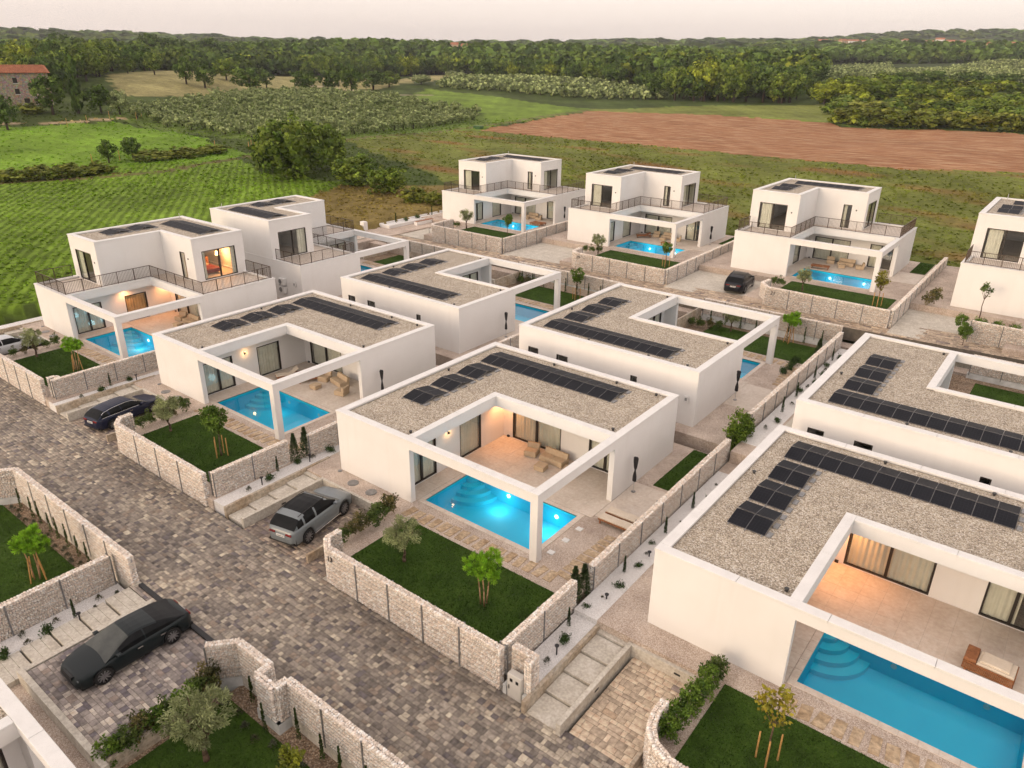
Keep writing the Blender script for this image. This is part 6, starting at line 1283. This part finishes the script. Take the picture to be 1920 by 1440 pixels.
join('forest', it, PL1, 'dense green wood covering the low hill behind the fields', 'forest')
z2 = ground_z(x2, y2); join('forest', [(x2[i], y2[i], z2[i]-.5, (h := _rb.uniform(9, 14))*1.25, h, _rb.random()*6, i % 3) for i in range(len(x2))], PL2, 'far wood running up to the ridge', 'forest')
z3 = ground_z(x3, y3); join('forest', [(x3[i], y3[i], z3[i]-1, (h := _rb.uniform(10, 16))*2.6, h, _rb.random()*6, i % 2) for i in range(len(x3))], PL3, 'hazy wooded hills on the horizon', 'forest')
# rough scrub right of the ploughed field
qn = 420; qa = np.radians(rng.uniform(20.5, 44, qn)); qr = rng.uniform(262, 430, qn); qx = _c[0]+qr*(np.cos(qa)*_cf[0]+np.sin(qa)*_cr[0]); qy = _c[1]+qr*(np.cos(qa)*_cf[1]+np.sin(qa)*_cr[1]); qm = ~inpoly(qx, qy, ZONES[6][1]) & ~inpoly(qx, qy, ZONES[3][1]); qx, qy = qx[qm], qy[qm]; qz = ground_z(qx, qy)
PSC = [far_crown(660+j, 34, 8, .48, .4, .48, .15, .16, (HD, GR, YG)[j], .6, 0) for j in range(3)]
join('shrubbery', [(qx[i], qy[i], qz[i]-.2, (h := _rb.uniform(2.5, 5.5))*1.7, h, _rb.random()*6, i % 3 if i % 9 != 2 else 2) for i in range(len(qx))], PSC, 'rough green scrub right of the ploughed field', 'scrub')
# trees standing against the sky on the left ridge
for i, (ph, r, h, wd) in enumerate(((-29.4, 560, 15, 16), (-28.6, 560, 11, 12), (-26.9, 575, 13, 12), (-25.9, 560, 8, 9), (-24.2, 590, 17, 20), (-23.3, 590, 15, 18), (-22.5, 600, 14, 16), (-20.6, 620, 16, 20), (-19.9, 620, 13, 18), (-18.6, 640, 14, 18), (-17.6, 640, 12, 16), (-33.4, 560, 15, 18), (-34.2, 560, 13, 16))):
    a = math.radians(ph); x = _c[0]+r*(math.cos(a)*_cf[0]+math.sin(a)*_cr[0]); y = _c[1]+r*(math.cos(a)*_cf[1]+math.sin(a)*_cr[1])
    o = inst('oak_tree', PRO['dark'][i % 3], None, (x, y, float(ground_z(x, y))+1.5), i, (wd, wd, h)); tag(o, f'{ORD[[2,3,4,5,6,7,8,9,10,11,12,1,0][i]]} tree from the left standing against the sky on the left ridge', 'tree', 'ridge trees against the sky')
# old stone house
def stonehouse():
    b = NB('rubble_wall'); c = b.ramp(b.noise(2.2, 5), [(.3, (.22, .17, .125)), (.7, (.42, .345, .265))]); v = b.voro(2.4, out='Color'); c = b.mix(.3, c, v, 'OVERLAY'); b.bump(b.voro(2.4), .6, .1); wm = b.set(c, .9)
    rm = vari('clay_tiles', (.25, .085, .04), (.42, .17, .085), .9, .85, fine=(4, .3)); ang = math.atan2(10.0, 1.8)
    o = empty('stone_house', (-212.2, 60.2, 6.6), ang); tag(o, 'old three-storey rubble stone house with red tiled roof on the left', 'house'); L, D, Hh = 19.5, 9, 8.6
    holes = []; 
    for x in (3.2, 8.0, 13.2): 
        for z in (3.2, 6.0): holes.append((x+1.5, x+2.6, z, z+1.35))
    holes += [(11.2, 12.6, .0, 2.1), (14.6, 15.9, .0, 2.1)]
    MB().wall('x', 0, .5, -6, 13.2+1, -1.5, Hh, [(h[0]-4, h[1]-4, h[2], h[3]) for h in holes if h[1]-4 < 14]).build('wall', wm, o); MB().wall('y', 13.7, 14.2, .5, D, -1.5, Hh).build('wall', wm, o); MB().box(-6, 13.7, .9, D, -1.4, Hh-.05).build('inner_wall', MT['trim'], o)
    rf = MB(); y0, y1, ym = -.5, D+.5, D/2; rf.add([(-6.6,y0,Hh-.05),(14.8,y0,Hh-.05),(14.8,ym,Hh+1.9),(-6.6,ym,Hh+1.9),(-6.6,y1,Hh-.05),(14.8,y1,Hh-.05)], [(0,1,2,3),(3,2,5,4),(1,5,2)]); r = rf.build('roof', rm, o)
    for k in range(42):
        x = -6.4+k*.5; MB().cyl((x, y0-.05, Hh+.0), (x, ym, Hh+1.95), .12, n=6).build('tile_row', rm, r)
    MB().box(2.2, 2.9, 3.6, 4.3, Hh+1, Hh+2.7).build('chimney', rm, r)
    for h in holes:
        if h[1]-4 > 14: continue
        f = MB(); x0, x1_ = h[0]-4, h[1]-4; f.box(x0, x1_, .3, .36, h[2], h[3]); w_ = f.build('window' if h[2] > 1 else 'door', MT['frame'] if int(h[0]) % 2 else MT['bark'], o)
        if h[2] > 1: MB().box(x0-.1, x1_+.1, -.06, .1, h[2]-.15, h[2]).build('sill', MT['plinth'], w_)
stonehouse()
def cottage(ph, r, w_, d, h, label, rot=0, dz=5, red=True):
    a = math.radians(ph); x = _c[0]+r*(math.cos(a)*_cf[0]+math.sin(a)*_cr[0]); y = _c[1]+r*(math.cos(a)*_cf[1]+math.sin(a)*_cr[1]); z = float(ground_z(x, y))+dz
    o = empty('house', (x, y, z), YAW+rot); tag(o, label, 'house', 'village houses on the horizon'); cm = MT['stucco'] if _rb.random() < .6 else cached('ochre', lambda: vari('ochre_wall', (.55, .40, .26), (.65, .5, .35), .5, .9))
    rm = cached('farroof', lambda: vari('far_clay_roof', (.34, .13, .07), (.48, .22, .13), .3, .9)); MB().box(-w_/2, w_/2, -d/2, d/2, -14, h).build('wall', cm, o)
    MB().add([(-w_/2-.4,-d/2-.4,h),(w_/2+.4,-d/2-.4,h),(w_/2+.4,0,h+d*.28),(-w_/2-.4,0,h+d*.28),(-w_/2-.4,d/2+.4,h),(w_/2+.4,d/2+.4,h)], [(0,1,2,3),(3,2,5,4),(0,3,4),(1,5,2)]).build('roof', rm if red else cm, o)
    n = max(2, int(w_/4))
    for k in range(n): MB().box(-w_/2+w_*(k+.35)/n, -w_/2+w_*(k+.65)/n, -d/2-.03, -d/2, h*.4, h*.75).build('window', MT['frame'], o)
V_ = [(-4.4, 760, 9, 7, 5), (-3.5, 790, 9, 7, 4), (-3.0, 760, 6, 6, 4), (-1.5, 800, 9, 7, 5), (-1.0, 780, 8, 7, 5), (.9, 780, 6, 6, 4)]
for i, q in enumerate(V_): cottage(*q, f'{ORD[i]} house from the left among the trees on the middle horizon', .3*i, 6)
for i in range(14):
    ph = 20.5+i*.62; cottage(ph, 1500+90*math.sin(i*2.1), _rb.uniform(9, 18), 9, _rb.uniform(4.5, 7), f'{ORD[i]} house from the left in the distant village on the right horizon', .5*math.sin(i), 8.5)
for i, ph in enumerate((30.2, 31.2, 31.8)): cottage(ph, 1050, 10, 8, 5, f'{ORD[i]} red-roofed house from the left on the right hilltop', .2*i, 6)
cottage(-27.6, 540, 55, 6, 3.2, 'long low white building on the left ridge', 0, 3.0, False)
# fence posts along the field path
pm_ = MB().cyl((0, 0, -.3), (0, 0, 1.9), .055, n=6).mesh('fence_post', MT['stake'])
for i, (x, y) in enumerate([(-115, 73), (-113, 71), (-112, 71.8), (-110.8, 73.5), (-113.4, 75.5), (-119, 67), (-123, 52), (-118, 46.5), (-117, 41), (-170, 60), (-173, 66), (-178, 74), (-181, 84), (-176, 80)]):
    o = inst('fence_post', pm_, None, (x, y, float(ground_z(x, y))), 0, (1, 1, 1)); tag(o, f'{ORD[i]} thin pale fence post along the path below the olive grove', 'fence post', 'pale fence posts')
o = tag(MB().box(-116.6, -114.2, 146.5, 148.2, 1.4, 2.6, 0, .1).build('water_tank', vari('green_tank', (.04, .10, .03), (.06, .14, .045), 2, .6)), 'small green tank at the corner of the ploughed field', 'tank')

# ------------------------------------------------------------------ evening haze
hz = MB().box(-4200, 4200, -600, 4600, -8, 190).build('haze', None); hz.data.materials.clear()
hm = bpy.data.materials.new('haze_air'); hm.use_nodes = True; hn = hm.node_tree.nodes; hn.remove(hn['Principled BSDF'])
pv = hn.new('ShaderNodeVolumePrincipled'); pv.inputs['Color'].default_value = (.86, .88, .93, 1); pv.inputs['Density'].default_value = .00013; pv.inputs['Anisotropy'].default_value = .2
hm.node_tree.links.new(pv.outputs[0], hn['Material Output'].inputs['Volume']); hz.data.materials.append(hm); tag(hz, 'pale evening haze over the hills', 'haze', kind='stuff')
